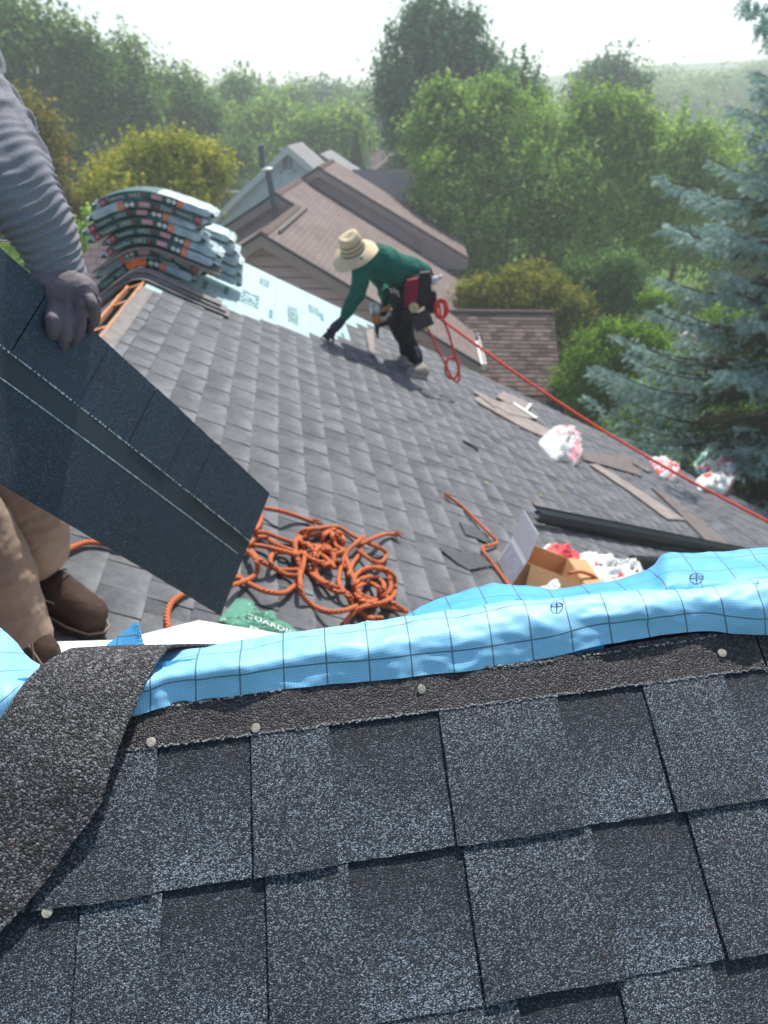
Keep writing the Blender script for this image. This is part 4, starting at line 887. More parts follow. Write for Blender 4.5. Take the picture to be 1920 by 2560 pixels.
mb.tube([V(b0[0], 36, GZ), b0], [.15, .04], 7); bt = mb.build('bare_tree', M_BARK); tag(bt, 'bare dead twigs sticking up behind the maple top', 'tree')
T('deciduous_tree', 'green tree filling the view behind the spruce', 40, [(1760, 480, 110, 110), (1880, 420, 120, 130), (1800, 620, 130, 110), (1930, 600, 120, 140), (1700, 600, 60, 80), (1880, 760, 130, 90), (2040, 500, 120, 200)], L_MID, .12, .42, .75, spiky=.3)
T('shrub', 'leafy green shrub bank behind the lower spruce branches', 22, [(1820, 830, 90, 70), (1900, 900, 100, 90), (1740, 920, 60, 50), (1990, 850, 110, 120)], L_BRT, .06, .2, .8, cat='shrub', spiky=.4)
T('shrub', 'mid green tree edge just right of the rearmost taupe gable', 31, [(1085, 440, 40, 55), (1120, 500, 50, 60), (1140, 590, 55, 70), (1175, 660, 60, 60), (1070, 500, 30, 40), (1200, 560, 60, 60)], L_MID, .09, .30, .9, cat='shrub', spiky=.4)
# garden shrubs below
for i, (lb, x, lo) in enumerate((('golden evergreen shrub right behind the garage ridge', 19.5, [(1190, 740, 45, 40), (1240, 760, 50, 45), (1310, 745, 50, 55), (1280, 720, 35, 40), (1180, 790, 40, 40)]), ('tall golden evergreen shrub beside the garage roof edge', 20.5, [(1390, 760, 50, 60), (1430, 800, 60, 60), (1400, 850, 55, 70), (1460, 860, 50, 60), (1350, 730, 40, 45), (1340, 690, 20, 30)]))):
    T('evergreen_shrub', lb, x + 2.2, lo, L_OLIV, .055, .17, 1.1, cat='shrub', spiky=.6)
T('shrub', 'bright lime shrub beside the lower garage roof edge', 17.5, [(1470, 890, 60, 50), (1530, 860, 50, 50), (1440, 960, 55, 60), (1500, 960, 60, 60), (1560, 950, 55, 70), (1600, 1020, 60, 60), (1490, 1040, 70, 50), (1610, 880, 40, 50)], L_BRT, .05, .16, .95, cat='shrub', spiky=.5)
T('shrub', 'small lime sapling before the lawn', 21, [(1620, 830, 28, 28), (1650, 850, 25, 20), (1590, 850, 22, 22), (1640, 760, 30, 30)], L_BRT, .05, .16, .8, cat='shrub', spiky=.6)
T('shrub', 'dark green hedge mass under the spruce branches', 16, [(1650, 1010, 80, 80), (1740, 1060, 80, 70), (1560, 1090, 80, 50), (1830, 1120, 90, 80), (1900, 1000, 90, 120), (1700, 960, 60, 60)], L_MID, .05, .18, .8, cat='shrub', spiky=.3)
T('shrub', 'dark shrub between the golden evergreens and the lawn', 24, [(1500, 780, 60, 60), (1560, 760, 60, 60), (1540, 700, 70, 60), (1450, 730, 60, 60)], L_DARK, .07, .24, .8, cat='shrub', spiky=.3)
# distant wood, reads as one mass
ps = [[], [], [], []]
def far(c, R, per=22):
    ncl = max(18, int(R[0] * R[2] * 12.6 / 1.3 * .5))
    for l_, a in zip(ps, lobe_leaves(c, R, ncl, per, .38, 1.0, rng.uniform(-.1, .25), .1)): l_.append(a)
for i in range(80):
    X = rng.uniform(-110, 30); Yy = rng.uniform(110, 170); s_ = rng.uniform(3.5, 6); far(V(X, Yy, gz(X, Yy) + 5.2 + s_ * .2), V(s_, s_, s_ * .95))
for i in range(75):
    px = rng.uniform(1560, 2150); top = np.interp(px, [1560, 1640, 1700, 1780, 1860, 1920, 2150], [250, 232, 228, 205, 185, 178, 150]); Yy = rng.uniform(130, 210); py = top + rng.uniform(12, 110)
    c = atY(px, py, Yy); s_ = rng.uniform(4, 7); far(c, V(s_, s_, s_ * .8))
P, N, S, T_ = [np.concatenate(a) for a in ps]; leafmesh('distant_wood', P, N, S, T_, L_FAR, kind='stuff')['label'] = 'hazy distant wood along the horizon'
# -------------------------------------------------------------- blue spruce
rr.seed(12); sp_base = V(7.3, 11.9, GZ); sp = thing('blue_spruce', sp_base, 'large blue spruce crowding the roof at the right edge', 'tree')
mb = MB(); mb.tube([sp_base, sp_base + V(0, 0, 8), sp_base + V(0, 0, 14.2)], [.24, .14, .03], 9); mb.build('trunk', M_BARK, sp)
spr = []; brs = MB()
def sprig(p, d, ln): spr.append((p, d / np.linalg.norm(d), ln))
z = GZ + 1.2
while z < 4.5:
    f = (4.6 - z) / 13.0; Rb = .30 + 5.8 * f ** .95 * (1 - max(0, f - .50) * .95)
    nb_ = 7
    for b in range(nb_):
        az = rr.random() * 6.283; ln = Rb * rr.choice([rr.uniform(.45, .7), rr.uniform(.7, .9), rr.uniform(.9, 1.1)]); 
        dirh = V(cos(az), sin(az), 0); zz = z + rr.uniform(-.15, .15)
        if dirh[1] > .75 and zz < 2 : continue
        st = V(sp_base[0], sp_base[1], zz); pts = [st + dirh * ln * t + V(0, 0, ln * (-.20 * t + .16 * t * t - .10 * sin(t * 3))) for t in np.linspace(0, 1, 9)]
        brs.tube(pts, list(np.linspace(.035, .008, 9)), 4)
        side = np.cross(dirh, ZV); nS = int(ln / .10)
        for k in range(nS):
            t = (k + rr.random()) / nS; t = .12 + .88 * t
            p = st + dirh * ln * t + V(0, 0, ln * (-.20 * t + .16 * t * t - .10 * sin(t * 3)))
            for s_ in (-1, 1):
                l2 = (.16 + .48 * ln / 4) * (1.15 - t) * rr.uniform(.6, 1.2) * 1.3 + .10; d2 = dirh * .75 + side * s_ * rr.uniform(.6, 1.1) + V(0, 0, rr.uniform(-.35, .05)); d2 /= np.linalg.norm(d2)
                m = max(1, int(l2 / .085))
                for q in range(m):
                    e = p + d2 * l2 * (q + .3) / m + V(0, 0, -.10 * ((q + 1) / m) ** 2 * l2)
                    dd = d2 + V(rr.uniform(-.8, .8), rr.uniform(-.8, .8), rr.uniform(-.7, .45)); sprig(e, dd, rr.uniform(.10, .18))
            if t > .9: sprig(p, dirh + V(rr.uniform(-.3, .3), rr.uniform(-.3, .3), rr.uniform(-.1, .3)), .16)
    z += rr.uniform(.15, .22)
# the drooping limb that enters at the top right corner
for (x, y, n) in ((1895, 15, 16), (1925, 45, 18), (1870, 5, 8), (1940, 90, 10), (1905, 60, 5)):
    for k in range(n): sprig(atY(x + rr.uniform(-18, 18), y + rr.uniform(-18, 18), 9.6 + rr.uniform(-.3, .3)), V(rr.uniform(-.6, .4), rr.uniform(-.4, .4), -rr.uniform(.3, 1)), rr.uniform(.10, .15))
brs.tube([V(7.3, 11.9, 4.2), V(6.5, 10.4, 3.6), atY(1915, 30, 9.6)], [.06, .035, .015], 5)
brs.build('branches', M_BARK, sp, kind='stuff')
def sprigs(S, name, mat, nn=20, w=.034):
    n = len(S); p = np.array([a[0] for a in S]); d = np.array([a[1] for a in S]); L_ = np.array([a[2] for a in S])
    A = rng.normal(size=(n, 3)); X = np.cross(d, A); X /= np.linalg.norm(X, axis=1)[:, None]; Yv = np.cross(d, X)
    vs = []; tint = np.clip(rng.random(n) * .75 + .1, 0, 1)
    # core spindle (5 sided) + needles as narrow quads
    ang = np.linspace(0, 2 * pi, nn, endpoint=False) * 3.1; tt = (np.arange(nn) + .5) / nn
    c = p[:, None] + d[:, None] * (L_[:, None, None] * tt[None, :, None])
    rd = X[:, None] * np.cos(ang)[None, :, None] + Yv[:, None] * np.sin(ang)[None, :, None]
    nd = rd * .9 + d[:, None] * .7; nd = nd / np.linalg.norm(nd, axis=2)[..., None]; tan = np.cross(nd, d[:, None] + 0 * nd); tan /= np.linalg.norm(tan, axis=2)[..., None] + 1e-9
    wl = w * (1 - .5 * tt[None, :, None] ** 3) ; hw = .010
    q = np.stack([c - tan * hw, c + nd * wl * .6 - tan * hw * 1.0, c + nd * wl, c + nd * wl * .6 + tan * hw * 1.0], 2).reshape(-1, 3)
    m = n * nn
    org = q.mean(0); q = q - org
    me = bpy.data.meshes.new(name); me.vertices.add(4 * m); me.vertices.foreach_set('co', q.astype(np.float32).ravel()); me.loops.add(4 * m); me.loops.foreach_set('vertex_index', np.arange(4 * m, dtype=np.int32)); me.polygons.add(m); me.polygons.foreach_set('loop_start', np.arange(0, 4 * m, 4, dtype=np.int32)); me.update(calc_edges=True)
    a_ = me.attributes.new('tint', 'FLOAT', 'FACE'); a_.data.foreach_set('value', np.repeat(tint, nn).astype(np.float32) + (np.tile(tt, n) * .2).astype(np.float32))
    o = link(name, me, sp, org, mat); o['kind'] = 'stuff'; return o
print('sprigs', len(spr))
# only the half of the tree that can be seen carries the fine sprigs
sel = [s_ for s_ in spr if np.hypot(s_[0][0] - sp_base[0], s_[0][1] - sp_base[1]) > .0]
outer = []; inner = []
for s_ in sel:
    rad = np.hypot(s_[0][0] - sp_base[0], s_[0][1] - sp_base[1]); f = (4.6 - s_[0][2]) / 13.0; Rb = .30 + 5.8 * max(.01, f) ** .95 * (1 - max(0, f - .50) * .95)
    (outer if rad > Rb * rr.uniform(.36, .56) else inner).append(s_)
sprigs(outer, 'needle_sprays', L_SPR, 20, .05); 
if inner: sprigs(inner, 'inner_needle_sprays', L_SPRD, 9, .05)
# ================================================================== shingle bundles draped over the ridge
def ridge_profile(h, soft=.16):
    """path over the ridge at height h: function of signed arc length -> (offset along AV, offset z, slope)"""
    ts = np.linspace(-.9, .9, 181); sf = soft + h * .35
    x = (ts + sf) / (2 * sf); x = np.clip(x, 0, 1); x = x * x * (3 - 2 * x); ang = -radians(33) * (1 - x) * (-1) + -radians(27) * x
    ang = (radians(33) * (1 - x) - radians(27) * x) * (1 - .28 * min(1, h / .5))
    dx = np.cos(ang); dz = np.sin(ang); i0 = 90
    X = np.cumsum(dx) * .01; Z = np.cumsum(dz) * .01; X -= X[i0]; Z -= Z[i0]
    # rest it on the roof: lift so that it just touches along the slopes
    lim = np.where(X > 0, -X * math.tan(radians(27)), X * math.tan(radians(33))); lift = np.max(lim - Z)
    Z = Z + (lift if h < .06 else lift * max(0, 1 - h * 3)) + h
    return lambda t: (np.interp(t, ts, X), np.interp(t, ts, Z), np.interp(t, ts, ang))
RZ = Mloc(-1.06, 0)[2]
def RP(prof, t, r, up=0.0):
    x, z_, an = prof(t); return AV * (-1.06 + x - up * sin(an)) + RV * r + ZV * (RZ + z_ + up * cos(an))
def strip(name, r0, r1, t0, t1, h, th, mat, seed, soft=.10, wob=.004, tw=0.0):
    pr = ridge_profile(h, soft); n = 34; P = [[RP(pr, t0 + (t1 - t0) * i / n, r0 + (r1 - r0) * j / 5 + tw * (i / n), wob * nz((i * .2, j * .3, seed), 1)) for j in range(6)] for i in range(n + 1)]
    mb = MB(); mb.grid(np.array(P), 0, None, th=th); return mb.build(name, mat, smooth=False)
def bundle(r0, h, shift, flip, seed, label, th=.057, torn=False, ln=.78, dep=.33, front=True):
    shift += .08; h *= .93; pr = ridge_profile(h); t0 = -ln / 2 + shift; rnd = random.Random(seed); n = 40
    T = thing('shingle_bundle', RP(pr, shift, r0 + dep / 2, 0), label, 'shingle bundle', 'wrapped shingle bundles stacked over the roof ridge')
    def ring(i):
        u = i / n; t = t0 + ln * u; e = min(1, min(u, 1 - u) / .05); k = .55 + .45 * e ** .5
        out = []
        for (a, b) in ((0, .08), (0, .5), (0, .92), (.035, 1), (.3, 1.03), (.6, 1.03), (.965, 1), (1, .92), (1, .08), (.965, 0), (.5, -.02), (.035, 0)):
            cr = .006 * nz((u * 9, a * 4 + b, seed), 1.6); out.append(RP(pr, t, r0 + dep * a + (cr if a < .05 else 0) * 1.2, th * ((b - .5) * k + .5) + cr * .6))
        return out + [out[0]]
    R = [ring(i) for i in range(n + 1)]
    mb = MB(); m = len(R[0])
    vs = [p for r_ in R for p in r_]; fs = []; mi = []
    for i in range(n):
        u = (i + .5) / n; uu = 1 - u if flip else u
        for j in range(m - 1):
            fs.append((i * m + j, (i + 1) * m + j, (i + 1) * m + j + 1, i * m + j + 1)); top = 3 <= j <= 6
            if uu > .93 or uu < .025: mi.append(1)
            elif top: mi.append(1 if uu > .52 else 0)
            elif uu > .70: mi.append(2)
            else: mi.append(0)
    mb.mesh(vs, fs, mi); mb.poly(R[0][:-1][::-1], 1); mb.poly(R[-1][:-1], 1)
    mb.build('wrapper', [M_BGREEN, M_BWHITE, M_BPALE], T, smooth=True)
    # crinkled plastic ends
    for e, tt in ((0, t0), (1, t0 + ln)):
        sg = -1 if e == 0 else 1; mb = MB(); nn = 12; P = []
        for i in range(nn + 1):
            row = []
            for j in range(7):
                a = i / nn; q = j / 6; cr = .012 * nz((a * 7, q * 5, seed + e), 1.3); row.append(RP(pr, tt + sg * (q * .05 + cr), r0 + .01 + (dep - .02) * a, th * (.5 + (.46 * (1 - q) ** .7 * (1 if (i % 2) else .55))) + cr))
            P.append(row)
        mb.grid(P if e else P[::-1], 0, None, th=.001)
        P2 = [[RP(pr, tt + sg * (j / 6 * .045 + .010 * nz((i, j, seed + 9), .7)), r0 + .01 + (dep - .02) * i / nn, th * (.45 - .42 * (1 - j / 6) ** .7)) for j in range(7)] for i in range(nn + 1)]
        mb.grid(P2[::-1] if e else P2, 0, None, th=.001); mb.build('crinkled_end', M_BWHITE, T)
    # print on the long side facing us
    def F(x, y):                                    # x metres from the left end as read, y metres up
        x = x * ln / .98; t = t0 + (ln - x if flip else x); return RP(pr, t, r0 - .0045 - .002, th * .5 + (y if not flip else -y) )
    def rect(x0, x1, y0, y1, mat, nm='label_print'):
        m1 = MB(); k = 4
        for i in range(k): a = x0 + (x1 - x0) * i / k; b = x0 + (x1 - x0) * (i + 1) / k; m1.poly([F(a, y0), F(b, y0), F(b, y1), F(a, y1)])
        m1.build(nm, mat, T)
    rect(.03, .085, -.022, .022, M_BRED); rect(.40, .415, -.01, .02, M_BRED); rect(.47, .56, -.015, .017, M_BPINK); rect(.69, .735, -.027, .027, M_BORANGE)
    m1 = MB(); FO = lambda x, y: F(x, y) - RV * .0015
    put_text(m1, 'GAF', .022, lambda x, y: FO(.037 + x, y - .008)); put_text(m1, 'Timberline', .036, lambda x, y: FO(.10 + x * .95, y - .012)); put_text(m1, 'UHDZ', .040, lambda x, y: FO(.285 + x * .9, y - .014)); put_text(m1, 'HDZ', .016, lambda x, y: FO(.49 + x, y - .006)); put_text(m1, 'M2', .024, lambda x, y: FO(.695 + x, y - .008))
    m1.build('lettering', M_PWHITE, T, kind='stuff')
    for cx in (.615, .66):
        m1 = MB(); m1.poly([FO(cx - .024, 0), FO(cx, -.019), FO(cx + .024, 0), FO(cx, .019)]); m1.build('diamond_print', M_PWHITE, T)
    m1 = MB(); put_text(m1, 'LOT 4471', .013, lambda x, y: FO(.80 + x, y + .004)) ; m1.build('lettering', simple('navy ink', (.03, .05, .12), .5) if 'navy ink' not in bpy.data.materials else bpy.data.materials['navy ink'], T, kind='stuff')
    if torn:
        m1 = MB(); P = [[RP(pr, t0 + ln * (.36 + .5 * i / 14), r0 - .03 + .10 * j / 6, th + .012 + .022 * nz((i * .6, j * .7, seed), 1.0)) for j in range(7)] for i in range(15)]
        m1.grid(P, 0, None, th=.001); m1.build('torn_wrapper', M_BWHITE, T); 
        m1 = MB(); P = [[F(.42 + .16 * i / 6, -.02 + .06 * j / 4) - RV * (.012 + .01 * nz((i, j, 3), .8)) for j in range(5)] for i in range(7)]; m1.grid(P, 0, None, th=.001); m1.build('torn_flap', M_BORANGE, T)
    return T
B = [(0.03, -.13, False, 'bottommost shingle bundle, wrapper torn open in the middle, above the grey curved strips'), (.105, -.05, True, 'second shingle bundle from the bottom, dark, just under the bare tan strip'),
     (.195, .045, False, 'third shingle bundle of the front stack, resting on the bare tan strip'), (.262, .075, False, 'fourth shingle bundle of the front stack, with a dark hole in its wrapper'),
     (.330, -.03, False, 'fifth shingle bundle of the front stack, left end dipping lowest'), (.392, -.06, False, 'third shingle bundle from the top of the front stack, shifted left'),
     (.452, .01, True, 'second shingle bundle from the top, its print running the other way round'), (.512, .055, False, 'topmost shingle bundle of the front stack under the yellow green tree')]
for i, (h, s_, fl_, lb) in enumerate(B): bundle(5.50 + (.015 if i % 2 else -.01), h, s_, fl_, 11 + i, lb, torn=(i == 0))
for i, (h, s_, lb) in enumerate(((.05, .20, 'lowest visible bundle of the rear stack, right end showing'), (.12, .20, 'second lowest bundle of the rear stack, only its right end showing'), (.19, .21, 'third bundle of the rear stack, pale crinkled right end'), (.26, .18, 'fourth bundle of the rear stack, stepped back to the left'), (.33, .15, 'top bundle of the rear stack, right end showing below the topmost front bundle'))): bundle(5.90, h, s_, False, 41 + i, lb)
st = strip('shingle_strip', 5.44, 5.78, -.40, .58, .168, .016, M_TAN, 3, soft=.17); tag(st, 'bare tan strip of shingle sandwiched in the front bundle stack', 'shingle strip')
for i, (r0, r1, t0, t1, h) in enumerate(((5.20, 5.36, -.50, .66, .004), (5.24, 5.39, -.49, .64, .020), (5.28, 5.42, -.50, .60, .036))):
    s_ = strip('shingle_strip', r0, r1, t0, t1, h, .009, M_GREYSTRIP, 20 + i, soft=.12, tw=-.03)
    tag(s_, ['lowest of three grey strips bent over the ridge before the bundles', 'middle of three grey strips bent over the ridge before the bundles', 'uppermost of three grey strips bent over the ridge before the bundles'][i], 'shingle strip', 'grey shingle strips bent over the ridge')

# ================================================================== loose pieces on the roof
def loose(pts, h, mat, label, name='shingle_scrap', cat='shingle scrap', th=.005, group=None, curl=.0):
    mb = MB(); P = [onM(x, y, h + curl * (i % 2)) for i, (x, y) in enumerate(pts)]; mb.slab(P, NM, th); return tag(mb.build(name, mat), label, cat, group)
c3 = lambda L_: [(1000 + x / 3.318, 850 + y / 3.318) for x, y in L_]; c4 = lambda L_: [(1400 + x / 3.19, 1050 + y / 3.19) for x, y in L_]; c1 = lambda L_: [(500 + x / 2.074, 1150 + y / 2.074) for x, y in L_]
G1 = 'tan scraps lying on the broad roof'
loose(c3([(610, 490), (650, 465), (950, 590), (1250, 750), (1190, 800), (1040, 735), (850, 630)]), .024, M_TAN, 'long tan strip ending under the round white bag', group=G1)
loose(c3([(598, 415), (640, 425), (830, 520), (790, 560), (700, 490)]), .034, M_TAN, 'thin pale sliver at the top left of the tan scraps', group=G1)
loose(c3([(795, 465), (855, 428), (1095, 530), (1050, 585), (940, 525), (895, 523)]), .036, M_TAN, 'broad tan scrap nearest the roof edge, white cut edges', group=G1)
loose(c3([(720, 500), (930, 520), (1145, 642), (1140, 655), (1040, 640), (900, 610)]), .030, M_TAN, 'pointed tan scrap crossing the long strip', group=G1)
loose(c3([(935, 522), (950, 518), (1140, 640), (1130, 650)]), .041, M_WHITEBD, 'thin white cut edge lying on the pointed tan scrap', group=G1)
loose(c3([(1035, 575), (1080, 522), (1095, 530), (1052, 586)]), .041, M_WHITEBD, 'short white edge at the end of the broad tan scrap', group=G1)
loose(c4([(165, 250), (480, 280), (560, 330), (665, 450), (400, 370), (190, 315)]), .026, M_TAN2, 'wide brownish strip right of the round white bag', group=G1)
loose(c4([(232, 350), (300, 350), (640, 560), (1000, 795), (855, 787), (560, 570)]), .024, M_TAN, 'longest tan strip running toward the black drip edge', group=G1)
loose(c4([(480, 285), (520, 290), (745, 405), (700, 412)]), .024, M_TAN2, 'narrow brown sliver beside the small red bag', group=G1)
loose(c4([(725, 530), (850, 590), (1080, 760), (1345, 990), (1165, 962), (940, 730)]), .024, M_TAN2, 'brown strip dappled with spruce shadow at right', group=G1)
loose(c4([(300, 885), (420, 890), (700, 950), (960, 1002), (700, 985), (540, 960)]), .024, M_TAN2, 'brown sliver half under the black drip edge', group=G1)
loose(c3([(1100, 1340), (1160, 1345), (1190, 1385), (1170, 1420)]), .024, M_TAN2, 'small brown corner beside the upper end of the drip edge', group=G1)
loose([(915, 826), (933, 822), (938, 886), (926, 888)], .020, M_TAN, 'short tan strip between the roofer legs and the underlayment', group=G1)
M_LS = simple('loose shingle granules', (.085, .088, .096), .85, .3, .3, 60, .4, 400)
loose(c1([(1240, 455), (1330, 470), (1440, 480), (1525, 545), (1395, 568), (1330, 530)]), .018, M_LS, 'loose charcoal shingle piece left of the rope beside the box', th=.004)
loose(c1([(1345, 318), (1420, 345), (1500, 390), (1492, 430), (1440, 405), (1380, 385)]), .018, M_LS, 'small dark shingle offcut above the loose charcoal piece', th=.004)
loose(c3([(520, 828), (545, 832), (655, 893), (650, 905)]), .026, M_METAL, 'dark slit at a raised tab edge, drawn as a black slab in the middle of the roof', th=.01)  # black slab painted in for the dark gap at a raised tab edge
M_LF = simple('dry yellow leaf', (.42, .29, .10), .8, .2, .2)
for i, (x, y) in enumerate(c3([(820, 760), (920, 910), (1175, 980), (715, 1185), (1170, 1290), (1500, 1380), (310, 545), (1330, 1240)])):
    p = onM(x, y, .017); q = rr.random() * 3; e1 = AV * cos(q) + RV * sin(q); e1 -= NM * (e1 @ NM); e2 = np.cross(NM, e1); s_ = .022
    mb = MB(); mb.slab([p + e1 * s_, p + e2 * s_ * .5 + NM * .004, p - e1 * s_ * .8, p - e2 * s_ * .45 + NM * .006], NM, .001)
    tag(mb.build('dry_leaf', M_LF), 'small dry yellow leaf ' + ['above the round white bag, left of the long tan strip', 'left of the round white bag, wider than its neighbours', 'just left below the round white bag', 'alone above the frayed end of the single rope', 'above the upper end of the black drip edge', 'lying close above the black drip edge', 'by the shadow of the bending roofer', 'between the frayed rope end and the drip edge'][i], 'leaf', 'dry leaves scattered on the broad roof')
# drip edges
def drip(p0, p1, w, hgt, h, label, back=.04):
    a = onM(*p0, h); b = onM(*p1, h); a_ = a - NM * 0; d = b - a; s = np.cross(NM, d); s /= np.linalg.norm(s); s = s if s[1] > 0 else -s
    mb = MB(); t = .0022
    mb.box(a, d, s * w, NM * t); mb.box(a + NM * t, d, s * t, -NM * hgt + NM * 0); mb.box(a + s * w, d, s * t, NM * .012); mb.box(a - NM * hgt, d, -s * .012 , NM * t)
    return tag(mb.build('drip_edge', M_METAL), label, 'drip edge', 'black metal drip edges on the roof')
drip((1354, 1285), (1960, 1400), .075, .058, .098, 'upper long black metal drip edge lying above the cardboard box')
drip((1350, 1296), (1900, 1420), .07, .02, .035, 'lower black metal drip edge tucked under the upper one')
# ---- crumpled bags
def lump(name, outl, H, mats, label=None, cat='plastic bag', group=None, seed=0, mfun=None, base=.012, nr=16, parent=None, place=onM, N=NM, fold=1.0, lift=0.0):
    c = V(np.mean([p[0] for p in outl]), np.mean([p[1] for p in outl])); O = catmull([V(x, y) for x, y in outl], 5, closed=True); m = len(O)
    vs = []; fs = []; mi = []
    for i in range(nr + 1):
        ro = i / nr
        for k in range(m):
            q = c + (O[k] - c) * ro * (1 + (.05 * nz((k * .5, seed, 0), 1) if i == nr else 0)); p0 = place(q[0], q[1], base)
            f = (1 - ro ** 2.6) ** .6; fo = abs(nz(p0, 11 / H * .12, seed)) + .6 * abs(nz(p0, 34 / H * .12, seed + 3)); h = H * f * (.62 + .9 * fold * fo) + H * .25 * fold * (nz(p0, 9, seed + 7)) * f + lift
            vs.append(p0 + N * max(.001, h) + V(.3, .1, 0) * H * fold * nz(p0, 16, seed + 5) * f)
            if i < nr:
                k2 = (k + 1) % m; fs.append((i * m + k, (i + 1) * m + k, (i + 1) * m + k2, i * m + k2)); mi.append(mfun(ro, k / m, p0) if mfun else 0)
    mb = MB(); mb.mesh(vs, [f[::-1] for f in fs], mi); b = [v - N * .0 for v in vs[-m:]]; mb.poly([place(*(c + (O[k] - c)), base - .004) for k in range(m)], 0)
    b0 = len(mb.v); mb.mesh(vs[-m:] + [place(*(c + (O[k] - c)), base - .004) for k in range(m)], [(k, m + k, m + (k + 1) % m, (k + 1) % m) for k in range(m)], 0)
    o = mb.build(name, mats, parent, smooth=True)
    if label: tag(o, label, cat, group)
    return o
GB = 'plastic bags left on the broad roof'
def m1f(ro, a, p): return 1 if nz(p, 5, 4) + (p @ AV - 2.42) * 2.2 > .10 and nz(p, 14, 1) > -.28 else 0
lump('plastic_bag', c3([(1150, 850), (1185, 800), (1260, 745), (1385, 765), (1480, 810), (1492, 900), (1497, 1010), (1450, 1045), (1400, 1010), (1290, 1000), (1200, 920)]), .13, [M_FILM, M_FILMPINK], 'round white plastic bag with pink print in the middle of the roof', group=GB, seed=3, mfun=m1f)
def m2f(ro, a, p): return 1 if abs(nz(p, 16, 2)) < .14 else 0
lump('plastic_bag', c4([(705, 318), (760, 330), (830, 345), (900, 385), (950, 440), (940, 500), (860, 480), (790, 440), (740, 370)]), .12, [M_FILM, M_FILMRED, M_FILMG], 'small red and white plastic bag just below the red rope', group=GB, seed=8, mfun=m2f)
def m3f(ro, a, p): return 1 if nz(p, 6, 2) > .20 else (2 if nz(p, 8, 9) < -.42 else 0)
lump('plastic_bag', c4([(1065, 350), (1130, 290), (1230, 330), (1330, 380), (1425, 385), (1380, 440), (1380, 520), (1260, 470), (1120, 440)]), .17, [M_FILM, M_FILMRED, M_FILMG], 'large crumpled white bag with red print at the roof edge near the spruce', group=GB, seed=13, mfun=m3f)
lump('plastic_bag', c4([(1085, 470), (1200, 455), (1330, 530), (1345, 580), (1310, 600), (1220, 570), (1110, 560)]), .15, [M_FILM, M_FILMRED], 'white bag directly under the red rope near the spruce', group=GB, seed=17, mfun=lambda r, a, p: 1 if nz(p, 6, 3) > .4 else 0)
lump('wrapper_scrap', c4([(1090, 190), (1130, 120), (1190, 100), (1265, 185), (1180, 170), (1110, 225)]), .12, [M_FILM, M_FILMG], 'white and green wrapper piece standing at the far roof edge by the spruce', cat='wrapper', seed=19, mfun=lambda r, a, p: 1 if nz(p, 7, 3) > .0 else 0, place=lambda x, y, h: onM(x, y + 45, h + (80 - (y - 1080)) * .0035))
lump('plastic_bag', c4([(0, 770), (50, 765), (85, 800), (50, 835), (10, 815)]), .05, [M_FILM], 'tiny crumple of white plastic at the end of the drip edge', seed=23)
# green wrapper scrap near the rope
lump('wrapper_scrap', c1([(100, 822), (150, 770), (195, 718), (265, 735), (300, 790), (380, 788), (400, 830), (490, 880), (520, 912), (430, 910), (250, 880), (120, 845)]), .016, [M_FILMG], 'torn dark green plastic wrapper with white lettering beside the rope pile', cat='wrapper', seed=29, base=.02, fold=1.3)
gw = bpy.data.objects[[o.name for o in C.objects if o.name.startswith('wrapper_scrap')][-1]]
mb = MB(); a = onM(*c1([(235, 812)])[0], .040); e = onM(*c1([(480, 905)])[0], .036) - a; e /= np.linalg.norm(e); f = np.cross(NM, e); f = f if f[1] > 0 else -f
put_text(mb, 'GUARDIO', .040, lambda x, y: a + e * x + f * y * .8); a2 = a - f * .05 + e * .02; put_text(mb, 'PRO TION', .032, lambda x, y: a2 + e * x + f * y * .8); mb.build('lettering', M_PWHITE, gw, kind='stuff')
# ---- cardboard box
bx = thing('cardboard_box', onM(1380, 1470, .0), 'open cardboard box with a white top flap beside the rope end', 'box')
def bl(a, r, h): return Mloc(a, r, h)
a0, a1, r0, r1, H = .975, 1.29, 2.70, 2.94, .155; t = .004
for (p, ea, eb) in ((bl(a0, r0, .012), DN * (a1 - a0) / .891, RV * t), (bl(a0, r1, .012), DN * (a1 - a0) / .891, RV * t), (bl(a1, r0, .012), DN * t, RV * (r1 - r0))):
    mb = MB(); mb.box(p, ea, eb, NM * H); mb.build('side_panel', M_CARD, bx)
mb = MB(); mb.box(bl(a0, r0, .012), DN * t, RV * (r1 - r0), NM * H); ep = mb.build('end_panel', M_CARDW, bx)
mb = MB(); mb.box(bl(a0, r0 + .015, .03) - DN * .002, DN * .001, RV * (r1 - r0 - .03), NM * (H - .04)); mb.build('label_print', M_CARDG, ep)
mb = MB(); mb.box(bl(a0, r0, .012), DN * (a1 - a0) / .891, RV * (r1 - r0), NM * t); mb.build('bottom_panel', M_CARD, bx)
mb = MB(); hg = bl(a0, r0, H + .014); hv = RV * (r1 - r0); fd = (NM * .72 - DN * .10 + RV * .12); fd = fd / np.linalg.norm(fd) * .15; mb.box(hg, hv, fd, DN * .003); mb.build('top_flap', M_CARDW, bx)
mb = MB(); fd2 = (-NM * .75 - RV * .6); fd2 = fd2 / np.linalg.norm(fd2) * .12; mb.box(bl(a0 + .02, r0 - .002, H + .012), DN * (a1 - a0 - .03) / .891, fd2, NM * .003); mb.build('top_flap', M_CARD, bx)
mb = MB(); fd3 = (NM * .3 + DN * .9); fd3 = fd3 / np.linalg.norm(fd3) * .10; mb.box(bl(a1 + .005, r0, H + .012), RV * (r1 - r0), fd3, NM * .003); mb.build('top_flap', M_CARD, bx)
cb = lambda L_: [(1100 + x / 2.023, 1150 + y / 2.023) for x, y in L_]
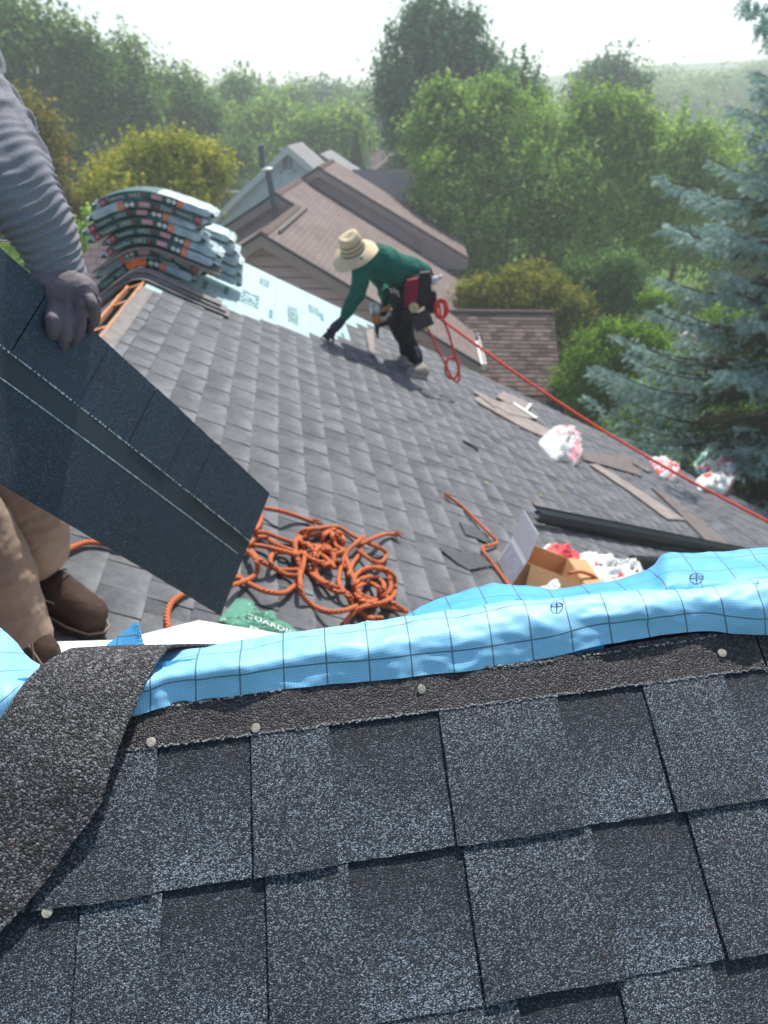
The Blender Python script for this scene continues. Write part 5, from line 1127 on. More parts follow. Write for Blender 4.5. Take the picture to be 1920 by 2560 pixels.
lump('snack_packet', cb([(520, 425), (600, 440), (690, 495), (715, 545), (640, 520), (540, 475)]), .07, [M_FILMRED, M_FILM], 'shiny red packet with white print behind the cardboard box', cat='packet', seed=31, mfun=lambda r, a, p: 1 if nz(p, 14, 2) > .32 else 0, place=lambda x, y, h: onM(x, y + 10, h + .03))
lump('plastic_bag', cb([(640, 470), (760, 470), (900, 520), (1010, 535), (1040, 590), (980, 640), (800, 640), (700, 560)]), .09, [M_FILM, M_FILMRED, M_FILMDK], 'clear and white plastic bag spilling right of the cardboard box', group=GB, seed=37, mfun=lambda r, a, p: 1 if nz(p, 18, 2) > .52 else (2 if nz(p, 13, 5) > .50 else 0), place=lambda x, y, h: onM(x, y + 12, h + .03))
lump('crumpled_film', cb([(465, 640), (520, 610), (560, 580), (600, 600), (600, 660), (520, 680)]), .05, [M_FILM], 'crumpled white film in front of the cardboard box', cat='plastic film', seed=41, place=lambda x, y, h: onM(x, y + 20, h + .16))
mb = MB(); q = [onM(x, y, .02) for x, y in cb([(945, 520), (1110, 545), (1150, 470), (960, 460)])]
P = []
for i in range(15):
    u = i / 14; row = []
    for j in range(9):
        q_ = pi * j / 8; p = onM(*cb([(945 + 190 * u, 530 + 6 * u)])[0], .02); row.append(p + RV * (-.05 * cos(q_)) + NM * (.075 * sin(q_) * min(1, (1 - u) * 4 + .25) + .004 * nz((i, j, 1), .5)))
    P.append(row)
mb.grid(P, 0, None, th=.002); mb.poly([P[0][j] for j in range(9)]); mb.poly([P[-1][j] for j in range(9)][::-1]); ct = mb.build('plastic_tub', M_FILMDK, smooth=True); tag(ct, 'dark translucent plastic tub lying on the roof beyond the bag', 'tub')
mb = MB(); 
for k in range(3): mb.slab([P[1 + k * 4][5] - RV * .004 + NM * .001, P[4 + k * 4][5] - RV * .004 + NM * .001, P[4 + k * 4][6] - RV * .002 + NM * .002, P[1 + k * 4][6] - RV * .002 + NM * .002], NM, .001)
mb.build('label_print', M_BPALE, ct)

# ================================================================== ropes
RAD = .0095
def path1(L_, h0=.016, seed=0, amp=.02):
    P = []
    for i, q in enumerate(L_):
        x, y = c1([q[:2]])[0]; h = h0 + (q[2] if len(q) > 2 else amp * (.5 + .5 * sin(i * 1.7 + seed * 2.1))); P.append(onM(x, y, h + RAD * .3))
    return catmull(P, 7)
rp = [[(335, 250), (420, 265), (500, 290), (592, 325)], [(150, 655), (250, 620), (295, 580), (295, 530), (270, 490), (225, 462)],
 [(190, 605), (260, 645), (340, 680), (430, 690), (490, 650), (520, 600), (540, 520), (545, 450)], [(270, 380), (330, 375), (400, 400), (490, 430), (560, 440), (640, 470), (700, 520), (760, 560), (800, 620)],
 [(250, 440), (290, 405), (340, 405), (400, 440), (500, 480), (600, 500)], [(240, 435), (340, 450), (420, 470), (500, 490), (560, 480), (640, 500), (700, 560)],
 [(265, 470), (310, 520), (380, 560), (450, 595), (520, 600)], [(500, 495), (450, 480), (390, 480), (365, 510), (375, 550), (420, 570), (510, 570)],
 [(540, 520), (520, 570), (520, 640), (530, 700), (580, 750), (660, 785), (750, 780), (830, 750)], [(520, 560), (500, 500), (490, 440), (510, 400), (570, 370), (640, 350), (720, 350), (790, 390), (870, 430), (940, 460), (965, 490), (940, 530), (890, 520), (820, 470)],
 [(700, 360), (600, 390), (550, 395), (500, 420), (500, 480), (530, 540), (600, 600), (660, 640), (720, 665)], [(690, 440), (640, 460), (600, 510), (600, 580), (640, 640), (700, 680), (760, 690), (800, 740), (850, 810), (900, 825)],
 [(850, 395), (810, 430), (760, 480), (730, 560), (720, 640), (760, 700), (790, 750), (860, 810), (950, 820)], [(700, 380), (740, 450), (760, 520), (790, 600), (820, 680), (840, 740)],
 [(735, 860), (790, 800), (850, 760), (930, 750), (1000, 770), (1070, 785)], [(830, 440), (900, 405), (960, 385), (1012, 385)], [(285, 365), (310, 330), (322, 290)],
 [(690, 370), (700, 440), (740, 470), (680, 500), (640, 540), (680, 548), (690, 490), (620, 470), (560, 500)], [(950, 690), (1000, 740), (1070, 785)], [(850, 395), (830, 480), (790, 540), (770, 600)], [(560, 430), (520, 470), (590, 520), (640, 530), (680, 510)], [(520, 430), (580, 460), (600, 540), (570, 580), (640, 640)]]
mb = MB()
for i, L_ in enumerate(rp): mb.tube(path1(L_, seed=i, amp=.035 if i in (2, 3, 4, 9, 10, 11, 12) else .05), RAD, 8)
for (cx, cy, rx, ry, n, ph) in ((905, 650, 110, 95, 1.25, 0), (880, 670, 78, 62, 1.4, 2), (900, 640, 90, 80, 1.2, 4), (870, 690, 60, 50, 1.2, 1), (640, 495, 45, 50, 1.2, 3), (690, 420, 55, 50, 1.1, 5), (600, 400, 90, 45, 1.0, 1)):
    k = int(n * 12); mb.tube(path1([(cx + rx * (1 + .05 * sin(q * 3)) * cos(ph + q * 2 * pi / 12), cy + ry * sin(ph + q * 2 * pi / 12) * (1 + .04 * q / 12)) for q in range(k + 1)], .018, cx, .05), RAD, 8)
for (x, y) in ((592, 325), (1012, 385)):
    p = onM(*c1([(x, y)])[0], .03)
    for k in range(16): d = V(rr.uniform(-.2, 1), rr.uniform(-.7, .7), rr.uniform(-.3, .6)); mb.tube([p, p + d * .028, p + d * .04 + V(0, 0, -.012)], [.004, .003, .0015], 4)
# the stretch that passes behind the held shingle and beside the boots
q = [(154, 1380), (222, 1356), (300, 1370), (400, 1400), (480, 1420), (585, 1428)]; mb.tube(catmull([onM(x, y, .022) for x, y in q], 8), RAD, 8)
q = [(422, 1572), (418, 1545), (422, 1520), (436, 1500), (470, 1480), (540, 1460), (600, 1440)]; mb.tube(catmull([onM(x, y, .022) for x, y in q], 8), RAD, 8)
tag(mb.build('rope_pile', M_ROPE, smooth=True), 'tangled orange rope heaped on the broad roof beside the held shingle', 'rope')
mb = MB(); mb.tube(path1([(1292, 190, .01), (1370, 250, .0), (1440, 320, .01), (1500, 380, .02), (1540, 425, .01), (1510, 442, .01), (1465, 452, .01), (1480, 490, .01), (1520, 540, 0), (1565, 600, 0), (1600, 650, 0), (1640, 700, 0)], .018), RAD * .95, 8)
p = onM(*c1([(1292, 190)])[0], .03)
for k in range(20): d = V(rr.uniform(-1, .3), rr.uniform(-.5, .7), rr.uniform(-.3, .7)); mb.tube([p, p + d * .03, p + d * .045 + V(0, 0, -.012)], [.004, .003, .0015], 4)
mb.tube(catmull([bl(1.07, 2.96, .18), bl(1.09, 2.92, .13), bl(1.12, 2.88, .06), bl(1.17, 2.84, .03)], 6), RAD, 8)
mb.tube(catmull([bl(1.20, 2.72, .185), bl(1.28, 2.76, .20), bl(1.38, 2.76, .19), bl(1.46, 2.72, .09), bl(1.5, 2.65, .02)], 6), RAD, 8)
tag(mb.build('rope', M_ROPE, smooth=True), 'single orange rope with frayed end running beside the cardboard box', 'rope')
# ================================================================== body building
def fuse(name, parts, mat, voxel, parent, smooth=2, org=None, label=None):
    """parts: ('c', points, radii) chains of round cones or ('e', centre, radii, matrix) ellipsoids, fused into one continuous surface"""
    bm = bmesh.new()
    for p in parts:
        if p[0] == 'c':
            pts, rad = p[1], p[2]
            for i, (c, r_) in enumerate(zip(pts, rad)):
                bmesh.ops.create_icosphere(bm, subdivisions=3 if r_ > .03 else 2, radius=r_, matrix=Matrix.Translation(Vector(c)))
            for i in range(len(pts) - 1):
                a, b = Vector(pts[i]), Vector(pts[i + 1]); d = b - a; ln = d.length
                if ln < 1e-5: continue
                q = d.to_track_quat('Z', 'Y').to_matrix().to_4x4(); M_ = Matrix.Translation((a + b) / 2) @ q
                bmesh.ops.create_cone(bm, cap_ends=True, segments=20, radius1=rad[i], radius2=rad[i + 1], depth=ln, matrix=M_)
        else:
            c, R = p[1], p[2]; m3 = p[3] if len(p) > 3 else Matrix.Identity(3)
            M_ = Matrix.Translation(Vector(c)) @ m3.to_4x4() @ Matrix.Diagonal((*R, 1)); bmesh.ops.create_icosphere(bm, subdivisions=3, radius=1, matrix=M_)
    me = bpy.data.meshes.new('tmp'); bm.to_mesh(me); bm.free(); o = bpy.data.objects.new('tmp', me)
    m = o.modifiers.new('r', 'REMESH'); m.mode = 'VOXEL'; m.voxel_size = voxel; s = o.modifiers.new('s', 'SMOOTH'); s.iterations = smooth * 3; s.factor = .5
    me2 = evaluated_mesh(o); bpy.data.objects.remove(o); bpy.data.meshes.remove(me)
    n = len(me2.vertices); co = np.empty(n * 3); me2.vertices.foreach_get('co', co); co = co.reshape(-1, 3)
    if org is None: org = (co[:, 0].mean(), co[:, 1].mean(), co[:, 2].min())
    me2.vertices.foreach_set('co', (co - np.array(org)).ravel()); me2.name = name; me2.polygons.foreach_set('use_smooth', [True] * len(me2.polygons)); me2.materials.clear(); me2.update()
    o = link(name, me2, parent, org, mat)
    if label: o['label'] = label
    return o
def wrinkle(o, amp, sc, aniso=None, seed=0, fn=None):
    me = o.data; og = np.array(ORG[o.name]); n = len(me.vertices); co = np.empty(n * 3); no = np.empty(n * 3)
    me.vertices.foreach_get('co', co); me.vertices.foreach_get('normal', no); co = co.reshape(-1, 3); no = no.reshape(-1, 3); w_ = co + og
    q = w_ * sc if aniso is None else w_ @ aniso
    d = np.array([noise.ridged_multi_fractal((x[0] + seed, x[1], x[2]), .9, 2.0, 2, .9, 2.0) for x in q]) - 1.0
    me.vertices.foreach_set('co', (co + no * (amp * d)[:, None]).ravel()); me.update()
def frame(x, y=None):
    x = Vector(x).normalized(); y = Vector(y if y is not None else (0, 0, 1)); z = x.cross(y).normalized(); y = z.cross(x); return Matrix((x, y, z)).transposed()

# ------------------------------------------------------------------ worker on the roof
def W(cx, cy, Y): return atY(760 + cx / 3.95, 540 + cy / 3.95, Y)    # pixels of a close crop of the photograph
foot = onM(1030, 925)
wk = thing('person', foot, 'worker in straw hat and green shirt bending down to the roof with one hand out', 'person')
hip = W(1080, 660, 6.28); hipR = W(1095, 720, 6.16); hipL = W(1060, 700, 6.40)
chest = W(720, 440, 6.22); neck = W(575, 385, 6.20); shR = W(575, 470, 6.04); shL = W(600, 440, 6.38); head = W(505, 385, 6.16)
elR = W(520, 790, 5.98); wrR = W(385, 1020, 5.92); elL = W(780, 690, 6.40); wrL = W(800, 880, 6.20)
knR = W(945, 1080, 6.12); anR = W(1110, 1440, 6.22); knL = W(985, 1040, 6.36); anL = W(1010, 1380, 6.46)
mid = W(900, 520, 6.24)
fwd = V(-.97, -.22, 0)
body = [('c', [hip, mid, chest, neck], [.125, .115, .13, .065]), ('c', [neck, head], [.055, .075]), ('e', head, (.095, .085, .115), frame(fwd * .6 - ZV * .8).to_3x3()),
        ('c', [shR, elR, wrR], [.06, .045, .030]), ('c', [shL, elL, wrL], [.06, .045, .030]), ('c', [chest, shR], [.09, .06]), ('c', [chest, shL], [.09, .06]),
        ('c', [hipR, knR, anR], [.085, .06, .042]), ('c', [hipL, knL, anL], [.085, .06, .042]), ('c', [hipR, hip, hipL], [.10, .11, .10]),
        ('e', head + fwd * .07 - ZV * .06, (.025, .018, .03))]
bo = fuse('body', body, M_SKIN, .014, wk)
sh = fuse('shirt', [('c', [W(1120, 590, 6.27), W(1000, 545, 6.25), mid, W(800, 470, 6.23), chest, W(640, 430, 6.23)], [.135, .14, .145, .15, .145, .085]), ('c', [W(1100, 610, 6.27), W(940, 570, 6.24)], [.13, .14]),
     ('c', [chest, shR], [.12, .085]), ('c', [chest, shL], [.12, .085]), ('c', [shR, W(560, 620, 6.0), elR, W(450, 905, 5.95), W(395, 1000, 5.925)], [.088, .080, .072, .064, .046]), ('c', [shL, elL, wrL + ZV * .04], [.085, .066, .048])], M_SHIRT2, .012, wk)
wrinkle(sh, .010, 7, seed=2); wrinkle(sh, .004, 19, seed=5)
tr = fuse('trousers', [('c', [hipR, W(1000, 900, 6.13), knR, W(1035, 1270, 6.17), anR + ZV * .03], [.135, .115, .098, .080, .068]), ('c', [hipL, W(1000, 880, 6.38), knL, W(1010, 1220, 6.41), anL + ZV * .03], [.13, .112, .095, .076, .066]), ('c', [W(1150, 610, 6.27), hip, W(1080, 730, 6.26)], [.125, .15, .14]), ('c', [hipR, hip, hipL], [.13, .15, .13])], M_PANTS2, .012, wk)
wrinkle(tr, .012, 9, seed=8)
sk = fuse('neck_cloth', [('c', [W(600, 400, 6.20), W(545, 390, 6.18)], [.075, .085])], M_PANTS2, .012, wk)
# glove with five fingers
palm = W(305, 1100, 5.90); gl = [('c', [wrR, W(350, 1060, 5.91), palm], [.034, .040, .044]), ('e', W(300, 1108, 5.90), (.045, .028, .040))]
for tip, k1 in (((180, 1198), (235, 1150)), ((200, 1232), (245, 1170)), ((226, 1246), (262, 1185)), ((288, 1246), (290, 1190))):
    gl.append(('c', [palm, W(*k1, 5.885), W((k1[0] + tip[0]) / 2, (k1[1] + tip[1]) / 2 - 4, 5.875), W(*tip, 5.87)], [.020, .0135, .0115, .009]))
gl.append(('c', [W(340, 1070, 5.90), W(290, 1105, 5.86), W(232, 1125, 5.85)], [.020, .014, .011]))
fuse('glove', gl, M_GLOVE2, .0055, wk, smooth=1)
# left hand closed on the belt tool
gl = [('c', [wrL, wrL + V(-.02, 0, -.06)], [.034, .042])]
for k in range(4): b0 = wrL + V(-.03, -.02 + .018 * k, -.06); gl.append(('c', [b0, b0 + V(-.03, -.01, -.03), b0 + V(-.02, -.01, -.06)], [.016, .012, .010]))
gl.append(('c', [wrL + V(0, -.03, -.04), wrL + V(-.03, -.05, -.06), wrL + V(-.05, -.045, -.08)], [.016, .013, .011])); fuse('glove', gl, M_GLOVE2, .007, wk, smooth=1)
# hat
hc = W(486, 338, 6.09); ax = W(398, 110, 5.98) - W(486, 338, 6.09); ax = ax / np.linalg.norm(ax)
e1 = W(712, 215, 6.20) - W(285, 485, 6.06); e1 = e1 - ax * (e1 @ ax); bw = np.linalg.norm(e1) / 2 * .92; e1 /= np.linalg.norm(e1); e2 = np.cross(ax, e1)
ht = None; mb = MB(); P = []
for i in range(49):
    q = 2 * pi * i / 48; row = []
    for k in range(10):
        u = k / 9; ra = .098 + (bw - .098) * u; z_ = -.055 * u ** 1.6 - .02 * u * cos(2 * q) + .004 * sin(q * 5) * u; row.append(hc + e1 * ra * cos(q) + e2 * ra * .92 * sin(q) + ax * z_)
    P.append(row)
mb.grid(P, 0, None, th=-.004 if False else .004)
ht = mb.build('hat', M_STRAW, wk, smooth=True)
mb = MB(); P = []
for i in range(33):
    q = 2 * pi * i / 32; row = []
    for k in range(12):
        u = k / 11; ra = .101 * (1 - .26 * u ** 1.3) if u < .86 else .101 * .77 * (1 - (u - .86) / .14); z_ = .148 * min(1, u / .86) - (0 if u < .86 else .018 * (u - .86) / .14 * (1 + .8 * cos(2 * q))) ; z_ += .010 * cos(2 * q) * min(1, u)
        row.append(hc + e1 * ra * cos(q) * 1.05 + e2 * ra * .92 * sin(q) + ax * z_)
    P.append(row)
mb.grid(P, 0); mb.build('hat_crown', M_STRAW, ht, smooth=True)
for hz in (.045, .085):
    mb = MB()
    for i in range(30):
        q = 2 * pi * i / 30; ra = .101 * (1 - .26 * (hz / .148) ** 1.3) + .003; pt = lambda qq, dz: hc + e1 * ra * cos(qq) * 1.06 + e2 * ra * .93 * sin(qq) + ax * (hz + dz)
        mb.poly([pt(q, -.006), pt(q + .12, -.011), pt(q + .16, .004), pt(q + .04, .011)])
    mb.build('weave_band', M_STRAWB, ht, kind='stuff')
mb = MB(); P = [[hc + e1 * (.103 * 1.05) * cos(q) * 1.01 + e2 * .103 * .94 * sin(q) + ax * z_ for z_ in (.0, .014)] for q in np.linspace(0, 2 * pi, 33)]; mb.grid(P); mb.build('hat_band', M_STRAWB, ht)
# shoes
def shoe(anc, toe, heel, name, mat, sole, parent, w=.048, hgt=.10, n=NM):
    d = toe - heel; ln = np.linalg.norm(d); x = d / ln; s = np.cross(n, x); s /= np.linalg.norm(s)
    o = fuse(name, [('c', [heel + x * .045 + n * .055, heel + x * ln * .45 + n * .055, toe - x * .05 + n * .035], [w * .95, w, w * .80]), ('c', [heel + x * .05 + n * .05, anc], [w * .95, w * .9]), ('c', [heel + x * ln * .35 + n * .07, anc], [w * .9, w * .85]), ('c', [heel + x * .045 + n * .02, toe - x * .045 + n * .018], [w * .78, w * .8])], mat, .007, parent)
    mb = MB(); out = [(0, -.6), (-.02, 0), (0, .6), (.12, .85), (.4, .78), (.7, 1.0), (.88, .8), (1.0, .25), (1.0, -.2), (.9, -.75), (.7, -.95), (.4, -.8), (.12, -.85)]
    mb.slab([heel + x * ln * u + s * v_ * w * 1.02 + n * .024 for u, v_ in out], n, .024); mb.build('sole', sole, o); return o
def onMd(p, h=0): return p - NM * (p @ NM + 1.39 - h)
hR = onMd(W(1235, 1520, 6.22), .01); tR = onMd(W(985, 1625, 6.05), .008); shoe(anR, tR, hR, 'shoe', M_SHOE2, M_SOLE, wk, w=.05)
hL = onMd(W(1130, 1440, 6.5), .01); tL = onMd(W(905, 1450, 6.40), .008); shoe(anL, tL, hL, 'shoe', M_SHOE2, M_SOLE, wk, w=.05)
# belt and pouches
def boxy(name, c, x, y, z_, hs, mat, parent, rnd=.25, label=None):
    """rounded box from half sizes along axes"""
    bm = bmesh.new(); bmesh.ops.create_cube(bm, size=2); bmesh.ops.bevel(bm, geom=list(bm.edges), offset=rnd, segments=3, affect='EDGES')
    vs = [np.asarray(c) + np.asarray(x) * v.co.x * hs[0] + np.asarray(y) * v.co.y * hs[1] + np.asarray(z_) * v.co.z * hs[2] for v in bm.verts]; fs = [tuple(v.index for v in f.verts) for f in bm.faces]; bm.free()
    mb = MB(); mb.mesh(vs, fs); return mb.build(name, mat, parent, smooth=False, label=label)
X0 = V(1, 0, 0); Y0 = V(0, 1, 0)
q1, q2 = W(1200, 540, 6.27), W(980, 690, 6.24); ba = (q1 - q2); ba /= np.linalg.norm(ba)
mb = MB(); nrm = W(1130, 640, 6.27) ; P = []
tilt = np.cross(ba, Y0); 
for i in range(33):
    q = 2 * pi * i / 32; c_ = W(1095, 612, 6.27); row = [c_ + ba * .155 * cos(q) + Y0 * .165 * sin(q) + tilt * k for k in (-.025, .0, .025)]; P.append(row)
mb.grid(P, 0, None, th=.006); mb.build('tool_belt', M_POUCHB, wk)
dnv = -ZV; a_x = V(.98, .0, .18)
boxy('tool_pouch', W(1055, 770, 6.06), V(.97, -.1, .2), Y0, ZV + V(.08, 0, 0), (.062, .045, .125), M_POUCHR, wk, label='crimson tool pouch')
boxy('tool_pouch', W(1190, 720, 6.08), V(.98, 0, .1), Y0, ZV, (.058, .05, .14), M_POUCHB, wk)
boxy('tool_pouch', W(1165, 1030, 6.08), V(.9, 0, .42), Y0, V(-.45, 0, .9), (.085, .02, .070), M_METAL, wk, rnd=.06, label='square black flat case')
boxy('tool_pouch', W(1250, 850, 6.12), V(.98, 0, .1), Y0, ZV, (.05, .05, .09), M_POUCHB, wk)
boxy('tool_pouch', W(885, 800, 6.08), V(.9, 0, .4), Y0, V(-.3, 0, .9), (.055, .04, .09), M_POUCHB, wk)
boxy('tool_pouch', W(1020, 985, 6.03), V(.98, 0, .1), Y0, ZV, (.05, .02, .05), M_POUCHB, wk)
mb = MB(); mb.lathe(W(1085, 905, 5.99), V(.1, -1, .25), [(.0, -.02), (.040, -.02), (.044, .0), (.040, .018), (.018, .022), (0, .020)], 24); tm = mb.build('tape_measure', simple('yellow tape measure', (.50, .42, .20), .4, .5, .2, 60), wk)
mb = MB(); mb.lathe(W(1085, 905, 5.99), V(.1, -1, .25), [(.014, .0185), (.0, .0235)], 10); mb.build('hub', M_POUCHB, tm)
mb = MB(); mb.lathe(W(1255, 655, 6.18), V(.8, -.1, .45), [(.0, .0), (.03, .0), (.036, .02), (.034, .05), (.02, .075), (.018, .085), (.024, .09), (.022, .105), (0, .108)], 18); mb.build('belt_bottle', M_FILM, wk, smooth=True)
for (x, y, l_, r_) in ((905, 770, .05, .006), (940, 800, .06, .005), (1275, 740, .05, .006), (870, 760, .04, .006)): mb = MB(); p = W(x, y, 6.03); mb.tube([p, p + V(-.02, 0, l_)], r_, 8); mb.build('buckle', M_STEEL, wk)
# knee pad strap shine
mb = MB(); mb.slab([W(1090, 1290, 6.10), W(1120, 1300, 6.10), W(1150, 1390, 6.12), W(1125, 1400, 6.12)], Y0, .01); mb.build('leg_strap', simple('grey strap', (.15, .15, .17)), wk)
# nail gun hanging before the thighs
ng = thing('nail_gun', W(740, 1150, 6.04), 'silver and tan nail gun hanging in front of the worker thighs', 'nail gun')
c = W(705, 935, 6.04); up_ = V(-.08, 0, 1); up_ /= np.linalg.norm(up_); rt = V(1, 0, .08)
mb = MB(); mb.lathe(c - up_ * .02, up_, [(.0, .085), (.034, .082), (.044, .07), (.045, .02), (.042, -.005), (.0, -.006)], 18); mb.build('cylinder_head', M_GUNSIL, ng, smooth=True)
mb = MB(); mb.lathe(c - up_ * .115, up_, [(.0, .0), (.026, .0), (.036, .015), (.042, .09), (.0, .09)], 18); mb.build('body', M_GUNOR, ng, smooth=True)
mb = MB(); mb.tube(catmull([c + rt * .03, c + rt * .09 + up_ * .01, c + rt * .135 + up_ * .03], 5), [.019] * 6 + [.017] * 4 + [.015], 10); mb.build('handle', M_GUNOR, ng)
mb = MB(); mb.box(c + rt * .0 - up_ * .15 - Y0 * .012, rt * .13 + up_ * .03, Y0 * .026, up_ * .035); mb.lathe(c + rt * .13 - up_ * .10 - Y0 * .045, Y0, [(.0, .0), (.043, .0), (.043, .075), (.0, .075)], 18); mb.build('nail_magazine', M_POUCHB, ng)
mb = MB(); mb.lathe(c - up_ * .20, up_, [(.009, -.035), (.012, .0), (.020, .03), (.024, .09)], 12); mb.build('nose', M_METAL, ng)
# red lifeline
mb = MB(); cc = W(1352, 915, 6.05)
def loop(cx, cy, rx, ry, n, Y, ph=0, dr=.06): 
    k = int(n * 16); return [W(cx + rx * (1 - dr * i / 16) * cos(ph + i * 2 * pi / 16), cy + ry * (1 - dr * i / 16) * sin(ph + i * 2 * pi / 16), Y + .012 * sin(i * .9)) for i in range(k + 1)]
RR = .0105
mb.tube(catmull(loop(1355, 915, 68, 98, 3.0, 6.02), 3), RR, 8); mb.tube(catmull(loop(1350, 925, 42, 80, 1.5, 6.0, 1), 3), RR, 8)
mb.tube(catmull([W(1330, 850, 6.0), W(1345, 940, 5.98), W(1350, 1010, 5.98), W(1380, 1040, 5.98)], 5), RR, 8)
mb.tube(catmull([W(1225, 1115, 6.05), W(1280, 1230, 6.03), W(1350, 1370, 6.02), W(1400, 1460, 6.01), W(1440, 1560, 6.0), W(1500, 1640, 6.0), W(1535, 1600, 6.0), W(1520, 1480, 6.0), W(1470, 1300, 6.0), W(1420, 1130, 6.0), W(1375, 1030, 6.0)], 6), RR, 8)
mb.tube(catmull(loop(1462, 1500, 70, 110, 1.9, 5.99, -1.2, .04), 3), RR, 8)
end = at(2000, 1345, 5.0); st_ = W(1330, 1000, 5.99)
lp = [st_ + (end - st_) * u - ZV * .10 * sin(pi * u) for u in np.linspace(0, 1, 40)]; mb.tube(lp, RR * 1.1, 8)
tag(mb.build('lifeline_rope', M_RROPE, smooth=True), 'red safety rope looped at the worker hip and stretching to the right edge', 'rope')
mb = MB(); mb.tube([W(1180, 1120, 6.05), W(1228, 1105, 6.05)], .012, 8); mb.build('rope_snap', simple('yellow plastic clip', (.6, .42, .05), .4), wk)

# ------------------------------------------------------------------ held shingle
def cam2w(c): a = radians(30); return V(c[0], cos(a) * c[2] + sin(a) * c[1], -sin(a) * c[2] + cos(a) * c[1])
Lc_ = V(.532, -.605, 1.0); Lc_ /= np.linalg.norm(Lc_); D1 = 1.795
TR = at(671, 1233, D1); BR = at(545, 1538, D1 * .930); LW = cam2w(Lc_); WW = BR - TR; SW = np.linalg.norm(WW); WW = WW / SW; LW = LW - WW * (LW @ WW); LW /= np.linalg.norm(LW)
NS = np.cross(LW, WW); NS = NS if NS @ (-TR) > 0 else -NS
def SP(l, w, h=0): return TR - LW * l + WW * w + NS * (h + .010 * sin(pi * min(1, l)) * 1 + .006 * (w / SW) ** 2)
hs = thing('asphalt_shingle', SP(.45, SW * .5), 'large dark charcoal shingle held upright by the gloved hand at left', 'shingle')
def spatch(name, l0, l1, w0, w1, h, mat, th=.003, jag=0):
    nl = max(3, int((l1 - l0) / .02)); nw = max(3, int((w1 - w0) / .02)); P = [[SP(l0 + (l1 - l0) * i / nl + (jag * nz((i, j, 3), .9) if i in (0, nl) else 0), w0 + (w1 - w0) * j / nw + (.0012 * nz((i * .7, 1, j), .9) if j in (0, nw) else 0), h) for j in range(nw + 1)] for i in range(nl + 1)]
    mb = MB(); G = np.array(P); mb.grid(G, 0, None, th=th); o = mb.build(name, mat, hs)
    return o
NL = 1.0
w1_, w2_, w3_ = .137, .142, .184          # tab zone | dashes | nail strip | dashes | lower zone
flip_ = np.cross(SP(.1, 0) - SP(0, 0), SP(0, .1) - SP(0, 0)) @ NS < 0
def sp2(name, l0, l1, w0, w1, h, mat, th=.003):
    if flip_: 
        nl = max(3, int((l1 - l0) / .02)); nw = max(3, int((w1 - w0) / .02)); P = [[SP(l0 + (l1 - l0) * i / nl, w0 + (w1 - w0) * j / nw + (.0012 * nz((i * .7, 1, j), .9) if j in (0, nw) else 0), h) for i in range(nl + 1)] for j in range(nw + 1)]
        mb = MB(); mb.grid(np.array(P), 0, None, th=th); return mb.build(name, mat, hs)
    return spatch(name, l0, l1, w0, w1, h, mat, th)
sp2('lower_zone', 0, NL, w3_, SW, .0030, M_HELDB); sp2('back_layer', .002, NL - .002, .002, w1_, -.0006, M_BLACK)  # black behind the tabs paints the shadow line of their joints
sp2('nailing_strip', 0, NL, w1_ - .004, w3_ - .0002, .0031, M_HELDS)
for i, (l0, l1, h) in enumerate(((0, .241, .0046), (.243, .330, .0034), (.331, .444, .0046), (.446, .58, .0034), (.581, .725, .0046), (.727, .85, .0034), (.851, 1.0, .0046))): sp2('tab', l0, l1, .0, w1_, h, M_HELD, .0025)
mb = MB()
def sdash(l, w, a, b):
    n = 7; ring = [SP(l + a * cos(2 * pi * q / n) * (1 + .3 * nz((l, q, 0), 9)), w + b * sin(2 * pi * q / n), .0062) for q in range(n)]; mb.poly(ring if not flip_ else ring[::-1])
l = .005
while l < NL: 
    sdash(l, w1_ + .002 + .001 * nz((l, 0, 0), 20), rr.uniform(.0015, .0045), rr.uniform(.0008, .0022)); l += rr.uniform(.004, .011)
l = .03
while l < NL: sdash(l, w3_ + .001 + .0006 * nz((l, 0, 0), 20), rr.uniform(.002, .0045), rr.uniform(.0007, .0016)); l += rr.uniform(.0035, .0065)
mb.build('sealant_line', simple('dull sealant dashes', (.48, .58, .57), .6, .3, .25, 200), hs, kind='stuff')

# ------------------------------------------------------------------ worker at the left edge (arm, hand, legs in view)
def onS(x, y, h=0): rr_ = ray(x, y); return rr_ * (((TR @ NS) + h) / (rr_ @ NS))
ps = thing('person', onM(60, 1560), 'worker at the left edge in grey sleeves and brown trousers holding up a shingle', 'person')
S2 = lambda cx, cy: (cx / 2.37, 450 + cy / 2.37)              # pixels of a close crop of the hand
dh = lambda x, y: proj_d(onS(x, y))
def proj_d(p): return p[1] * cos(radians(30)) - p[2] * .5
d_h = proj_d(onS(175, 800))
wr = at(150, 700, d_h - .005); elb = at(20, 455, d_h - .06); sho = at(-150, 160, d_h + .03)
# glove: back of the hand above the edge, four fingers folded down over the face of the shingle
gl = [('c', [at(152, 690, d_h), at(160, 725, d_h - .02)], [.040, .044]), ('c', [at(150, 738, d_h - .016), at(205, 742, d_h - .018)], [.031, .027]), ('c', [at(150, 720, d_h - .012), at(195, 732, d_h - .016)], [.040, .036])]
def hs_h(x, y, h): return onS(x, y, h)
fing = [((134, 756), (131, 802), (131, 840), .0128), ((168, 756), (165, 822), (159, 866), .0132), ((200, 760), (198, 818), (184, 854), .0128), ((228, 758), (229, 796), (222, 826), .0108)]
for (k_, m_, t_, r_) in fing:
    kk = at(k_[0], k_[1], d_h - .032); gl.append(('c', [at(k_[0] * .75 + 165 * .25, k_[1] - 28, d_h - .02), kk, hs_h(*m_, .030), hs_h((m_[0] + t_[0]) / 2, (m_[1] + t_[1]) / 2 + 3, .022), hs_h(*t_, .012)], [r_ * 1.15, r_ * 1.12, r_ * .98, r_ * .90, r_ * .74]))
